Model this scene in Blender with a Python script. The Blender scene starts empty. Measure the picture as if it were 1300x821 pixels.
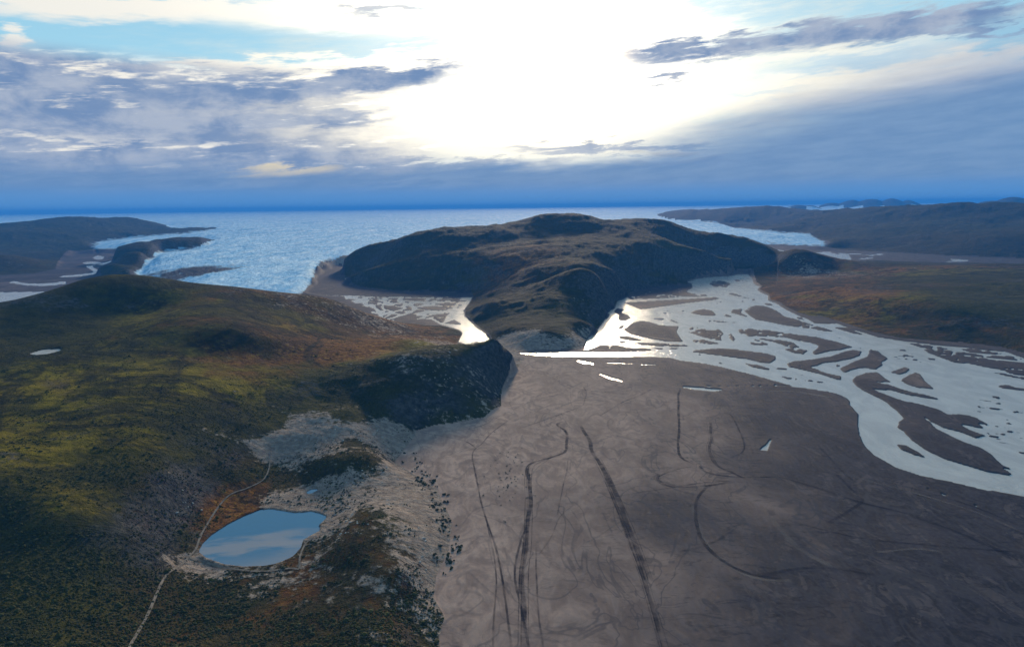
import bpy, math, random
import numpy as np
from mathutils import Matrix, Vector

random.seed(7)
rng = np.random.default_rng(11)
C = bpy.context.scene.collection
scene = bpy.context.scene

# ------------------------------------------------------------------ camera
F = 878.0; CX = 650.0; CY = 365.5; H = 300.0
PITCH = math.atan((CY - 262.0) / F); ROLL = math.atan(16.0 / 1300.0)
cam_d = bpy.data.cameras.new('camera'); cam = bpy.data.objects.new('camera', cam_d); C.objects.link(cam)
cam_d.sensor_fit = 'HORIZONTAL'; cam_d.sensor_width = 36.0; cam_d.lens = 36.0 * F / 1300.0
cam_d.shift_y = (CY - 410.5) / 1300.0
cam_d.clip_start = 1.0; cam_d.clip_end = 200000.0
RM = Matrix.Rotation(math.radians(90) - PITCH, 3, 'X') @ Matrix.Rotation(-ROLL, 3, 'Z')
cam.matrix_world = Matrix.Translation((0, 0, H)) @ RM.to_4x4()
scene.camera = cam
RN = np.array(RM)

def ray(px, py):
    """azimuth (rad, + to the east) and downward slope of the sight line through a point of the view"""
    px = np.asarray(px, float); py = np.asarray(py, float)
    v = np.stack([(px - CX) / F, -(py - CY) / F, -np.ones_like(px)], -1) @ RN.T
    return np.arctan2(v[..., 0], v[..., 1]), -v[..., 2] / np.hypot(v[..., 0], v[..., 1])

def pos(px, py, z=0.0):
    u, t = ray(px, py); D = (H - z) / t
    return D * np.sin(u), D * np.cos(u)

# ------------------------------------------------------------------ noise
_tab = rng.random((256, 256)).astype(np.float32)
def vnoise(x, y):
    xi = np.floor(x); yi = np.floor(y); fx = (x - xi).astype(np.float32); fy = (y - yi).astype(np.float32)
    xi = xi.astype(np.int64) & 255; yi = yi.astype(np.int64) & 255
    fx = fx * fx * fx * (fx * (fx * 6 - 15) + 10); fy = fy * fy * fy * (fy * (fy * 6 - 15) + 10)
    x1 = (xi + 1) & 255; y1 = (yi + 1) & 255
    a = _tab[xi, yi]; b = _tab[x1, yi]; c = _tab[xi, y1]; d = _tab[x1, y1]
    return (a + (b - a) * fx) * (1 - fy) + (c + (d - c) * fx) * fy
def fbm(x, y, wl, octs, gain=0.5, ridge=False, seed=0.0):
    s = np.zeros(np.shape(x), np.float32); a = 1.0; tot = 0.0; ca, sa = math.cos(.6), math.sin(.6)
    x = x / wl + seed * 17.3; y = y / wl + seed * 5.1
    for _ in range(octs):
        n = vnoise(x, y) * 2 - 1
        if ridge: n = 1 - 2 * np.abs(n)
        s += a * n; tot += a; a *= gain
        x, y = (x * ca - y * sa) * 2.03 + 3.7, (x * sa + y * ca) * 2.03 + 9.1
    return s / tot
def sstep(a, b, x):
    t = np.clip((x - a) / (b - a), 0, 1); return t * t * (3 - 2 * t)

# ------------------------------------------------------------------ polar grid
du = 1.0 / F
u_in = np.arange(-0.74, 0.74, du * 0.95)
u_out = 0.74 + np.cumsum(np.linspace(du, du * 6, 110)); u_out = u_out[u_out < 1.02]
U = np.concatenate([-u_out[::-1], u_in, u_out])
Dl = [300.0]
while Dl[-1] < 70000:
    d = Dl[-1]
    st = min(max(0.5, 0.8 * d * d / (H * F)), 0.009 * d) if d < 9000 else 0.025 * d
    Dl.append(d + st)
DD = np.array(Dl)
NR, NC = len(DD), len(U)
G_u, G_D = np.meshgrid(U, DD)               # rows = distance, cols = azimuth
X = G_D * np.sin(G_u); Y = G_D * np.cos(G_u); T = H / G_D
print('grid', NR, NC, NR * NC)

def pip(poly_u, poly_t, soft=False):
    """mask over the grid of a polygon given in (azimuth, slope to plane z=0)"""
    m = np.zeros((NR, NC), bool)
    c0, c1 = np.searchsorted(U, [poly_u.min(), poly_u.max()]); c1 = min(c1 + 1, NC)
    tt = H / DD
    r = np.where((tt >= poly_t.min()) & (tt <= poly_t.max()))[0]
    if len(r) == 0 or c1 <= c0: return m
    r0, r1 = r[0], r[-1] + 1
    gu = U[None, c0:c1]; gt = tt[r0:r1, None]; sub = np.zeros((r1 - r0, c1 - c0), bool)
    n = len(poly_u)
    for i in range(n):
        ua, ta, ub, tb = poly_u[i], poly_t[i], poly_u[(i + 1) % n], poly_t[(i + 1) % n]
        if ta == tb: continue
        cond = (ta > gt) != (tb > gt)
        sub ^= cond & (gu < (ub - ua) * (gt - ta) / (tb - ta) + ua)
    m[r0:r1, c0:c1] = sub
    return m
def poly_mask(pts, z=0.0):
    a = np.array(pts, float); u, t = ray(a[:, 0], a[:, 1])
    return pip(u, t * H / (H - z))
def line_mask(pts, w):
    """stream of ground width w metres along a polyline"""
    m = np.zeros((NR, NC), bool); a = np.array(pts, float)
    x, y = pos(a[:, 0], a[:, 1])
    D = np.hypot(x, y); u = np.arctan2(x, y)
    for i in range(len(a) - 1):
        c0, c1 = np.searchsorted(U, [min(u[i], u[i+1]) - w / D.min() * 1.5, max(u[i], u[i+1]) + w / D.min() * 1.5])
        r0, r1 = np.searchsorted(DD, [min(D[i], D[i+1]) - 3 * w, max(D[i], D[i+1]) + 3 * w])
        if c1 <= c0 or r1 <= r0: continue
        xs = X[r0:r1, c0:c1]; ys = Y[r0:r1, c0:c1]
        ex, ey = x[i+1] - x[i], y[i+1] - y[i]; L2 = ex * ex + ey * ey + 1e-6
        k = np.clip(((xs - x[i]) * ex + (ys - y[i]) * ey) / L2, 0, 1)
        d = np.hypot(xs - x[i] - k * ex, ys - y[i] - k * ey)
        m[r0:r1, c0:c1] |= d < w * 0.5
    return m
def blur(a, n):
    a = a.astype(np.float32)
    for ax in (0, 1):
        for _ in range(2):
            p = np.cumsum(np.pad(a, [(n + 1, n) if k == ax else (0, 0) for k in (0, 1)], mode='edge'), axis=ax, dtype=np.float64)
            L = a.shape[ax]
            hi = np.take(p, range(2 * n + 1, 2 * n + 1 + L), axis=ax); lo = np.take(p, range(0, L), axis=ax)
            a = ((hi - lo) / (2 * n + 1)).astype(np.float32)
    return a

# ------------------------------------------------------------------ outlines of the plain, rivers and bars
S1 = [(585,900),(566,850),(556,815),(564,785),(550,760),(554,731),(569,702),(574,665),(554,622),(526,604),(501,588),(514,570),(526,555),(528,548),(552,541),(577,538),(614,531),(636,516),(636,496),(646,479),(666,457),(657,449),
      (657,446.5),(690,445),(735,444.5),(741,441),(747,428),(757,418),(766,406),(771,395.5),(780,388),(783,381),(790,378.5),(796,373),(804,369.5),(822,366),(841,363),(873,361.5),(871.5,357),(884,352.5),(899,351),(927,349),(929,345),(955,344.5),
      (958,352),(960,359),(967,363.5),(964,368),(970,371),(977,374),(977,380.5),(990,384.5),(997,389.5),(1013,397.5),(1027,401.5),(1040,401.5),(1063,408),(1080,413.5),(1105,422),(1143,430),(1180,433),(1220,435.5),(1270,441.5),(1300,449),(1380,466),(1500,492),(1700,540),(2100,600),(2100,1500),(500,1500)]
S2 = [(385,373),(396,363),(401,350.5),(406,344),(420,340),(433,337.5),(440,341),(437,350),(438,356),(447,361.5),(470,366.5),(500,369.5),(530,370.5),(560,370),(598,371),(601,377),(597,384),(590,393),(591,401),(600,409.5),(606,415),(617,422.5),(625,432),(622,440),(611,442.5),(595,440),(580,436),(583,430),(587,424),(581,420),(560,414.5),(540,414),(518,411),(481,409.5),(466,403),(448,395),(444,390),(425,382),(400,378),(385,376)]
S3 = [(-400,352),(-100,350),(0,350),(40,348),(70,342),(76,328),(92,321.5),(125,320.5),(155,320.5),(166,322),(158,327),(140,340),(127,346),(128,352),(90,362),(60,385),(0,402),(-150,430),(-400,450)]
S4 = [(960,312.5),(1000,313.5),(1050,316),(1090,319),(1140,321),(1200,325),(1300,329),(1400,331),(1400,338),(1300,335),(1190,334),(1110,331),(1085,332.5),(1050,336),(1030,334),(1005,324),(975,319),(962,320)]
W1 = [(656,448),(690,446.6),(736,446.4),(740,444.6),(741,443.4),(744,435),(747,429),(758,419),(767,407),(772,396.5),(781,389),(784,382),(791,380),(796,375),(799,380),(830,379),(860,377.5),(868,376.2),(885,377),(905,375),(890,373.5),(876,372),(871.5,369.6),
      (880,365),(878,360),(872,358),(884,354),(899,352),(928,350),(929,346.5),(952,346),(951,349),(955,354),(957,360),(965,364),(961.5,368),(968,372),(975,375),(975,381),(986,385),(995,391),(1011,399),(1025,405),(1034,410),(1054,411),(1063,410),(1071,413.5),(1085,419),(1100,423),(1115,428),(1143,432),(1166,435),(1192,438.5),(1231,441.5),(1254,445),(1277,446),(1289,451),(1300,454.6),(1360,468),(1450,485),(1600,520),(1900,570),
      (2000,790),(1600,700),(1500,680),(1400,655),(1300,631),(1269,625),(1241.5,620),(1208,612),(1169,604),(1138.5,594),(1112,579),(1100,569),(1095,560),(1091,551),(1089.5,538.5),(1090,526),(1085,520),(1079,514),(1078.5,508),(1069,502),(1054,497.5),(1030,494),(1011.5,491),(996,487),(981,483),(958,476),(936,471),(916,466),(896,461.5),(865,457.7),(850,454),(830,453),(780,453),(718,453),(700,452.3),(680,451.3)]
BARS = [
 [(750,442.7),(761,438),(781,437.3),(794.6,441),(816,441.6),(831.5,444.2),(816,446),(776,446.9),(730,446.8),(739,444.5)],
 [(791.5,418),(804,409),(813,407),(825,408.5),(838,412.7),(862,414),(859,421),(862,427),(868.5,434),(847,433.5),(831.5,431),(813,427),(799,423.5)],
 [(784,427),(795,426),(802,428),(816,432),(804,432.7),(788.5,430)],
 [(784,432),(794.6,433.5),(796,436.5),(788.5,436)],
 [(805,435),(822,435.3),(847,436),(868.5,437.3),(876,439.3),(853,440),(830,439),(807,437)],
 [(827,441.5),(838,442),(859,441.6),(873,441),(858,443),(834.6,443)],
 [(779,395),(784,391),(793,393),(788.5,396.5),(798,400),(801,403.5),(794.6,407),(787,407.3),(784.6,402.7),(787,400.4),(782,398)],
 [(783,418),(787,413.5),(794,413),(790,416.5)],
 [(790,384),(799,383.5),(822,382.4),(864,380),(896,378),(908.5,377.3),(914.6,379.3),(904,381),(868.5,385),(838,389.6),(813,393),(805,389.6),(798,386.5)],
 [(876,397.3),(884,393.5),(893,392.2),(904,394.2),(910,400.4),(891.5,400.4)],
 [(864,394.2),(870,394),(867,396)], [(919,401),(921.5,398),(932,402.5),(925,402.7)],
 [(827,403.5),(844,404.2),(841,406.5),(830,405)], [(847.7,406.2),(853,406),(865,411),(859,410)],
 [(871.5,418),(878,415),(888.5,416),(881,418.2),(873,419.3)],
 [(872,421),(891.5,417),(913,418),(919,423.5),(914.6,427.3),(917,432.7),(899,429.6),(884,425)],
 [(875.4,426.8),(887,428.8),(881.5,429)],
 [(878.5,431.6),(893,431),(904,433.5),(916,436.5),(896,436.8),(887,435),(880,433.8)],
 [(873,445.4),(893,443.5),(911.5,442.3),(930,442.6),(948.5,445.4),(973,448.5),(985,452.3),(984,457),(978,461),(966,460.5),(950,456),(930,453.5),(904,450),(881,447)],
 [(945,461),(962,463),(978,468),(975,469.5),(955,466)], [(880,448.5),(898,450.5),(890,451)],
 [(897.7,359),(907,356),(919,356.5),(928,360.5),(922,365),(907,364)],
 [(929,353.5),(941,355),(946,359),(935,358)], [(921.5,372.7),(931,372),(951,379),(954,381),(943,377.3)],
 [(927,396.5),(930,392.7),(943,392.2),(940,396.5),(951,402.7),(954,404.5),(943,401)],
 [(944.6,395),(951,389.6),(961.5,387.3),(974,389),(986,394.2),(995.4,401.5),(1008,404.2),(1031,412),(1060,420.4),(1051,421),(1031,417.3),(1000,413.5),(977,409),(958.5,405.8),(951,399.6)],
 [(966,384.2),(977,385),(984.6,388),(974,387.3)], [(1009,402),(1017,402.7),(1023,406.5),(1012,404.2)],
 [(1055,414.7),(1077,416.5),(1100,425.8),(1084.6,423.5),(1069,419)],
 [(955,430),(965,432),(972,436),(960,433)], [(950,433),(962,436),(955,437)], [(1062,462),(1068,464),(1062,466)],
 [(936,418),(951,417.3),(977,419.3),(1000,422.7),(1038.5,428),(1061.5,433.5),(1083,440.4),(1069,444),(1054,445.8),(1034,450.4),(1031,447),(1038.5,441),(1039,439),(1032,436),(1026,434),(1014,433),(1000,429),(980,427),(965,426.5),(951,427),(940,424.5)],
 [(958.5,429),(977,430.4),(995,432.2),(1008,435),(1015.4,441),(1004.6,441.5),(992,437.3),(980,433.5)],
 [(994,442.7),(1008,442),(1026,444.5),(1020,449.6),(1008,448)], [(951,436.5),(971,435),(978.5,437.3),(961.5,438.4)],
 [(923,425.8),(928,423.5),(935,431),(931,433.5)],
 [(998.5,461.5),(1007.7,458.5),(1032,456),(1054,452.3),(1072,446),(1084.6,443.8),(1094,446),(1092,451.5),(1081.5,455.4),(1063,459),(1044.6,460.8),(1038.5,464),(1028,466),(1038,469),(1046,472.3),(1054,474.6),(1067.7,477.7),(1067,483),(1054,479),(1038.5,474),(1017,469),(1001.5,465.4)],
 [(1055,483),(1069,486),(1061,485)],
 [(1066,467.7),(1084.6,458.5),(1101.5,452.3),(1104.6,443),(1114,445.4),(1127.7,455.4),(1118.5,460),(1121.5,463),(1112,469),(1098.5,467),(1089,467.7),(1072,473)],
 [(1090,441),(1095.4,442.3),(1092,443.4)],
 [(1081.5,483),(1086,477.7),(1100,473),(1114,472.3),(1123,480),(1134,485.4),(1125,485),(1110,485),(1128,488),(1141.5,493),(1161.5,498.5),(1180,502.3),(1194,507),(1178,506),(1154,501.5),(1131,495.4),(1108,494),(1117,497.7),(1135,504.6),(1149,509),(1165,512),(1190,519),(1204,526),(1220,526),(1237,529),(1249,535.4),(1255.5,540),(1241,537),(1250,544),(1233,541),(1218,538),(1231,545.5),(1252,553),(1239,556),(1218,548),(1198,543),(1186,537),(1172,530),
  (1180,535),(1189,544),(1205,552),(1224,561),(1243,567),(1258,576),(1265,583),(1272,590),(1286,596),(1272,594),(1284,601),(1281,604),(1254,599),(1231,592),(1200,583),(1177,572),(1158,559),(1146,547),(1139,543),(1141,535),(1147.7,531),(1138.5,521.5),(1123,509),(1107.7,501.5),(1095.4,495.4),(1086,489)],
 [(1137,563.5),(1149,565),(1165,573),(1176,581.5),(1160,577),(1145,571)],
 [(1130,472.3),(1138.5,469),(1149,466),(1155.4,467.7),(1151,473),(1141.5,475.4)],
 [(1143,483),(1151,477.7),(1161.5,472.3),(1168,474.6),(1174,483),(1181,489),(1186,494),(1166,492.3),(1154,488.5)],
 [(1171,442.8),(1186,444.6),(1208,448.5),(1231,453),(1254,455.4),(1300,460),(1400,470),(1400,490),(1300,477),(1281.5,474),(1274,470),(1251,466),(1231,461.5),(1211,460),(1192,453),(1180,448.5)],
 [(1146,434),(1169,437),(1195,440.8),(1214,444.6),(1231,448.5),(1254,450.8),(1290,452.5),(1300,456),(1290,457.5),(1269,455),(1238,452.3),(1214,449),(1192,445.4),(1169,440.8)],
 [(1214,441.8),(1238,443.4),(1277,449.2),(1261.5,450),(1231,447)],
 [(1259,472.3),(1280,474.5),(1300,479),(1340,486),(1340,489),(1300,481.5),(1277,477)],
 [(1265,490.8),(1272,488.5),(1281.5,489),(1291,492.3),(1310,494),(1310,496.5),(1281.5,494)],
 [(1257,501.5),(1271,504.6),(1269,506.5),(1261.5,504.6)], [(1290,520.8),(1295.4,519),(1295,521)],
 [(1289,573),(1310,575),(1310,578.5),(1295,575)],
]
PUDDLES = [
 [(728.5,457),(742,458.2),(754.6,461.8),(754,463),(742,461.8)], [(758.5,473.6),(773,478),(790,483),(791,485),(773,481)],
 [(861,491),(885,491.8),(905,493.6),(921,495.3),(905,497),(885,495)], [(964,571),(971,566),(980,556.5),(976,567),(974,572.5)],
 [(1175,620),(1182,621),(1180,622)], [(1194,626),(1200,628),(1202,630),(1197,629)], [(1236,640),(1242,643),(1240,644)],
 # left outwash plain
 [(600,377),(595.7,384.3),(589,393.5),(590,401),(599.4,410),(605,415.7),(616,423),(623.4,432.3),(619.7,438),(610.5,440.6),(595.7,438),(582,434),(584.6,428.6),(587.4,423),(583,418.5),(566,413.6),(559,411.5),(566,407.4),(572.6,401),(577,395.4),(588,386),(595.7,378.8)],
 # far left lake, loop and streams
 [(-300,372),(-60,371.5),(0,371),(30,370.5),(56,370),(66,378),(30,400),(-60,415),(-300,430)],
 [(9,359),(18,356.5),(30,359.4),(50,360),(70,358.6),(84,357),(84,360),(70,361.8),(50,363),(30,362),(20,360)],
 [(74,350.8),(100,348.2),(126,345),(124,347.4),(100,351),(80,352.3)],
 [(118,327),(124,324),(133,326),(130,329),(122,329.6)], [(104,333),(120,332),(132,333.5),(120,335.2),(106,335)], [(98,323),(124,321.6),(126,323.2),(102,324.2)],
 # far right lakes
 [(1012,320.2),(1040,321.3),(1060,322.4),(1076,322),(1082,330),(1064,328),(1052,331),(1040,329),(1046,326),(1020,323)],
 [(972,315.6),(992,317.6),(1000,319.5),(980,318)],
 [(1194,332),(1212,331),(1200,328.2),(1216,329),(1232,330.2),(1226,332),(1204,333.2)],
]
PBARS = [[(563,410.5),(577,405.5),(586,411),(584,412.3)], [(594,435),(607,433),(608.6,436)]]
STREAMS = [
 ([(405,375),(430,375.3),(450,375.5),(480,378),(530,378),(560,379),(598,378)], 16), ([(450,377),(462,385),(478,392),(484,400),(482,407)], 12),
 ([(524,392),(555,395),(585,393)], 10), ([(482,408),(500,403),(520,397),(528,392),(520,386),(505,382)], 12), ([(530,405),(545,400),(560,398)], 9),
 ([(532,404),(550,405),(560,411)], 9), ([(566,408),(570,400),(580,392)], 9), ([(480,380),(510,381),(545,384),(590,383)], 13), ([(465,400),(482,408)], 9),
 ([(550,377),(540,381),(570,384),(592,386)], 10), ([(470,386),(500,388),(516,391),(500,396),(486,392)], 9), ([(490,398),(505,394),(520,395)], 7), ([(486,404),(498,398),(510,399)], 7),
 ([(462,382),(480,384),(500,385)], 9), ([(530,387),(552,388),(580,388.5)], 10),
 ([(120,342.5),(112,338),(128,336),(140,332),(155,328)], 26), ([(124,346),(120,342.5)], 26),
 ([(800,381.5),(830,380),(864,378.5),(890,377.5)], 8), ([(770,460.5),(800,461.5),(835,463.5)], 3.2), ([(985,489.3),(1000,490),(1012,491.2)], 5), ([(805,372),(840,373),(866,372)], 3), ([(806,377),(842,376),(866,375.5)], 4),
 ([(892,490.6),(930,490.6),(985,489.8)], 1.6), ([(1174,530),(1185,538),(1205,548),(1225,556),(1245,563)], 3), ([(944,396),(951,401),(957,406)], 3.5),
 ([(1000,463.5),(1010,463),(1020,468)], 1.6), ([(953,346.5),(960,345),(950,342)], 12), ([(930,347),(945,342),(953,341)], 8),
]
sand = poly_mask(S1) | poly_mask(S2) | poly_mask(S3) | poly_mask(S4)
water = poly_mask(W1)
bars = np.zeros_like(water)
for b in BARS: bars |= poly_mask(b)
water &= ~bars
for p in PUDDLES: water |= poly_mask(p)
for b in PBARS: water &= ~poly_mask(b)
for p, w in STREAMS: water |= line_mask(p, w)
# the braided net of the small outwash plain
net = poly_mask([(432,376.5),(598,377),(594,384),(580,395),(562,404),(545,405),(530,402),(505,407),(486,408),(476,400),(462,390),(446,382)])
nn = fbm(X * .6, Y * 0.42, 30, 3, 0.6, ridge=True, seed=3)
water |= net & (nn > 0.42)
# thin sand slivers lying along the current
for poly, ang_, wl, th, sd_ in (([(872,380),(955,372),(975,386),(930,392),(940,410),(872,412)], .9, 13, .60, 81), ([(880,452),(960,458),(1010,470),(1060,488),(1000,484),(930,466)], 1.15, 9, .62, 82), ([(1150,492),(1300,510),(1300,570),(1262,560),(1200,522)], 1.0, 10, .66, 83), ([(1100,428),(1170,440),(1240,470),(1130,462)], 1.0, 13, .64, 84), ([(960,408),(1085,425),(1085,436),(960,412)], 1.0, 12, .62, 85), ([(775,385),(868,390),(868,404),(800,402)], 1.3, 12, .62, 86), ([(800,415),(900,436),(870,444),(790,436)], 1.3, 9, .60, 87)):
    fx_, fy_ = math.sin(ang_), -math.cos(ang_)
    q_ = fbm((X * fx_ + Y * fy_) * .22, (-X * fy_ + Y * fx_), wl, 3, .55, ridge=True, seed=sd_)
    water &= ~(poly_mask(poly) & (q_ > th) & (blur(water, 3) > .95))
for poly, wl, th, sd_ in (([(925,416),(1020,422),(1015,446),(990,446),(925,436)], 20, .68, 71), ([(1145,433),(1300,452),(1300,480),(1240,466),(1175,446)], 34, .66, 73), ([(870,415),(935,418),(930,438),(875,438)], 26, .64, 74), ([(800,372),(880,362),(905,378),(800,383)], 30, .62, 75), ([(945,388),(1060,418),(1050,422),(950,402)], 40, .70, 77), ([(745,438),(880,432),(880,446),(745,447)], 16, .66, 78), ([(885,352),(955,350),(955,366),(900,366)], 30, .55, 79), ([(1010,318),(1130,322),(1100,330),(1010,326)], 90, .45, 80)):
    ca_, sa2 = math.cos(.5), math.sin(.5)
    q_ = fbm((X * ca_ - Y * sa2), (X * sa2 + Y * ca_) * .8, wl, 3, .55, ridge=True, seed=sd_)
    water |= poly_mask(poly) & (q_ > th)
water &= sand

# ------------------------------------------------------------------ glacier
ua_ = lambda px: float(ray(px, 262)[0])
def D0f(u):
    return np.interp(u, [ua_(p) for p in (100, 200, 260, 600, 850)], [5350, 3000, 2400, 2400, 4500])
def z_ice(u, D):
    return 18 + 142 * (1 - np.exp(-np.maximum(D - D0f(u), 0) / 5000.0))
def ice_pt(px, py):
    u, t = ray(px, py); D = 3000.0
    for _ in range(60):
        D = 0.5 * D + 0.5 * (H - z_ice(u, D)) / max(t, 0.0022)
    return float(u), float(min(D, 60000))
ICE = [('D',-900,9500),('D',-100,9500),('D',0,9500),('D',86,9500),('D',172,9800),(240,281.2),(225,284.5),(196,287.6),(230,288.4),(286,288),(260,290.8),(220,294),(180,297.5),(150,300.5),(120,305),(108,309.5),(125,313.5),(160,314.5),(188,306.5),(225,300.8),(260,302.2),(277,303.5),(255,311),(205,316),(190,326),(178,340),(165,352),(200,366),(250,374),(300,378),(370,374.5),(403,366.5),(396,352),(401,336),(406,329),(433,323),(460,320.5),(487,318),(513,306),
       ('D',560,3900),('D',640,4100),('D',720,4400),('D',820,4400),('D',880,4300),('D',930,4500),(958,309.5),(980,311.8),(1040,310.8),(1058,307),(1022,293.6),(980,291.6),(940,287.6),(912,279.6),(850,278.6),(812,272.3),('D',800,10800),('D',850,12000),('D',960,12000),('D',1060,11500),('D',1170,10500),('D',1300,9500),('D',2600,9500),('D',2600,69000),('D',-900,69000)]
icp = []
for p in ICE:
    if p[0] == 'D': icp.append((max(-1.05, min(1.05, ua_(p[1]))), float(p[2])))
    else: icp.append(ice_pt(*p))
icp = np.array(icp)
ice = pip(icp[:, 0], H / icp[:, 1]) & ~sand

# ------------------------------------------------------------------ land heights: control points -> thin plate spline in (azimuth, ln distance)
cu, cv, cz = [], [], []
def cp(px, py, z=None, D=None):
    u, t = ray(px, py); u = float(u); t = float(t)
    if D is None: D = (H - z) / t
    else: z = H - D * t
    cu.append(u); cv.append(math.log(D)); cz.append(z)
def cpl(rows, key):
    for r in rows: cp(r[0], r[1], **{key: r[2]})
def walk(poly, step, z=0.5, skip=None):
    for i in range(len(poly)):
        a, b = poly[i], poly[(i + 1) % len(poly)]
        n = max(1, int(math.hypot(a[0] - b[0], a[1] - b[1]) // step))
        for k in range(n):
            x = a[0] + (b[0] - a[0]) * k / n; y = a[1] + (b[1] - a[1]) * k / n
            if y < 900 and -300 < x < 1600: cp(x, y, z=z)
walk(S1[:-2], 14); walk(S2, 10); walk(S3, 16); walk(S4, 14)
for i in range(5, len(icp) - 3):
    D = icp[i, 1]; cu.append(icp[i, 0]); cv.append(math.log(D)); cz.append(float(z_ice(icp[i, 0], D)) + 2)
POND = [(252,700),(257,690),(270,678),(290,665),(310,655),(330,647),(345,646),(357,648),(375,651),(395,649),(407,652),(416,656),(410,662),(404,666),(407,673),(399,677),(385,685),(382,695),(372,706),(355,714),(335,718),(310,719),(285,716),(262,708)]
POND_Z = 6.0
POND2 = [(387,626),(392,622),(400,620),(409,619),(402,623),(394,627)]
TARN = [(33,450.5),(42,447),(56,443.5),(80,442.5),(78,446),(62,449.5),(48,451)]; TARN_Z = 96.0
TARN2 = [(1236,273),(1244,272),(1252,272.8),(1244,274)]; TARN2_Z = 175.0
for p in POND[::3]: cp(p[0], p[1], z=POND_Z + 0.4)
for p in POND2[::2]: cp(p[0], p[1], z=POND_Z + 1)
for p in TARN[::2]: cp(p[0], p[1], z=TARN_Z + 1)
# foreground hill (height known, distance follows)
cpl([(0,731,46),(-150,731,50),(-150,560,95),(0,820,42),(100,820,32),(200,800,16),(330,790,9),(420,800,14),(490,800,17),(525,790,6),(0,650,62),(100,655,54),(200,640,34),(180,700,26),(110,700,40),(100,740,36),(232,715,8.5),(0,600,76),(0,540,82),(0,480,90),(50,465,94),(100,600,62),(100,520,80),(100,470,88),
     (200,600,48),(200,540,64),(200,480,84),(300,600,20),(270,630,15),(250,660,12),(300,560,34),(300,500,58),(340,590,14),(350,560,24),(400,560,22),(330,620,8),(360,630,7.5),(350,520,40),(440,520,34),
     (400,480,50),(350,450,68),(300,440,84),(480,520,26),(440,490,42),(470,482,47),(495,470,54),(460,510,32),(500,500,40),(450,562,20),(500,556,10),(470,575,20),(420,585,22),(400,600,13),(440,600,16),(480,600,12),(420,625,8),(440,640,10),(470,640,17),(480,660,24),(450,690,21),(520,680,16),(540,650,9),(500,720,20),(440,720,16),(400,720,9),(420,680,12),(400,690,7.5),
     (-150,470,104),(0,446,98),(0,425,106),(60,415,110),(130,392,122),(100,440,98),(200,395,114),(200,430,100)], 'z')
cpl([(-150,402,1450),(-60,398,1460),(0,394,1480),(28,386,1500),(55,374,1540),(100,358,1650),(150,353,1720),(200,355,1720),(250,360,1680),(300,365,1680),(370,373,1660),(420,380,1640),(450,392,1640),(250,390,1400),(300,420,1210),(350,400,1430),(440,408,1520),(480,430,1400),(400,430,1300),(520,428,1500),
     (520,452,1075),(545,444,1110),(570,440,1140),(600,441,1150),(620,443,1165),(640,447,1195),(652,452,1230),(590,490,1030),(560,500,990),
     (520,446,1200)], 'D')
for px, D, z in ((1120,8600,165),(1196,8200,155),(1300,8000,150),(1060,9700,165),(1500,8000,150),(1050,3200,16),(1070,3050,16),(1035,3000,10),(600,1215,42),(600,1290,15),(560,1200,58),(560,1300,36),(560,1420,14),(635,1260,20),(520,1280,58),(0,1640,118),(0,1800,80),(0,2000,35),(40,1900,60),(50,1720,98),(50,1900,50),(-120,1700,100),(-120,1950,50),(100,1850,85),(200,1900,85),(150,2050,50),(300,1850,70),(420,1850,30),(370,1850,48)):
    cu.append(ua_(px)); cv.append(math.log(D)); cz.append(z)
# behind its crest the ground falls to the glacier and the lake
for px, D, z in ((0,2100,3),(60,2300,3),(120,2600,5),(200,2350,25),(300,2200,15),(370,2150,8),(420,2050,3),(-200,2100,5),(-500,1500,110),(-500,3000,30),(-700,700,95)):
    cu.append(max(-1.0, ua_(px))); cv.append(math.log(D)); cz.append(z)
# central massif
cpl([(450,321,3500),(487,316,3300),(513,303,3250),(535,296,3250),(560,290,3250),(600,289,3250),(630,288,3300),(655,286.5,3350),(667,280,3450),(680,274,3500),(690,272,3500),(705,275,3600),(720,271,3600),(735,271,3600),(750,275,3600),(770,281.5,3550),(800,281,3500),(817,280,3600),(830,278.5,3650),(845,280,3650),(860,285.5,3650),(880,294,3650),(900,296,3650),(916,296,3650),(940,301,3600),(958,305,3600),(968,315,3450),
     (650,378,1980),(620,384,1900),(700,372,1920),(730,360,1980),(760,350,2060),(780,346,2290),(800,340,2600),(840,326,2880),(640,330,2550),(700,330,2500),(560,330,2750),(750,325,2550),(870,321,3020),(600,312,2950),(720,295,3200),(900,327,3050),(500,340,2800),(460,345,2850),(660,350,2300),(700,355,2200),(840,300,3300),(780,300,3050),
     (660,400,1730),(700,405,1660),(740,395,1780),(640,415,1610),(680,425,1490),(720,425,1500),(745,410,1630),(760,385,1880),(930,329,3100)], 'D')
# right hills
cpl([(1000,345,12),(1100,341,30),(1150,340,40),(1200,339,46),(1300,338,50),(1400,338,50),(1100,380,42),(1200,390,48),(1200,360,55),(1300,400,42),(1300,360,62),(1050,360,26),(1050,390,12),(1150,410,14),(1250,420,17),(1400,420,40),(1600,440,60),(950,342,2),(940,340,4),(965,341,4),(1600,360,70),(1000,370,10),(1050,347,20),(1150,370,50),(1240,375,50)], 'z')
cpl([(985,319,3500),(1000,317.5,3350),(1012,322,3250),(1026,335,3150),(1045,339,3200),(1070,339,3200),(960,330,3150)], 'D')
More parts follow.
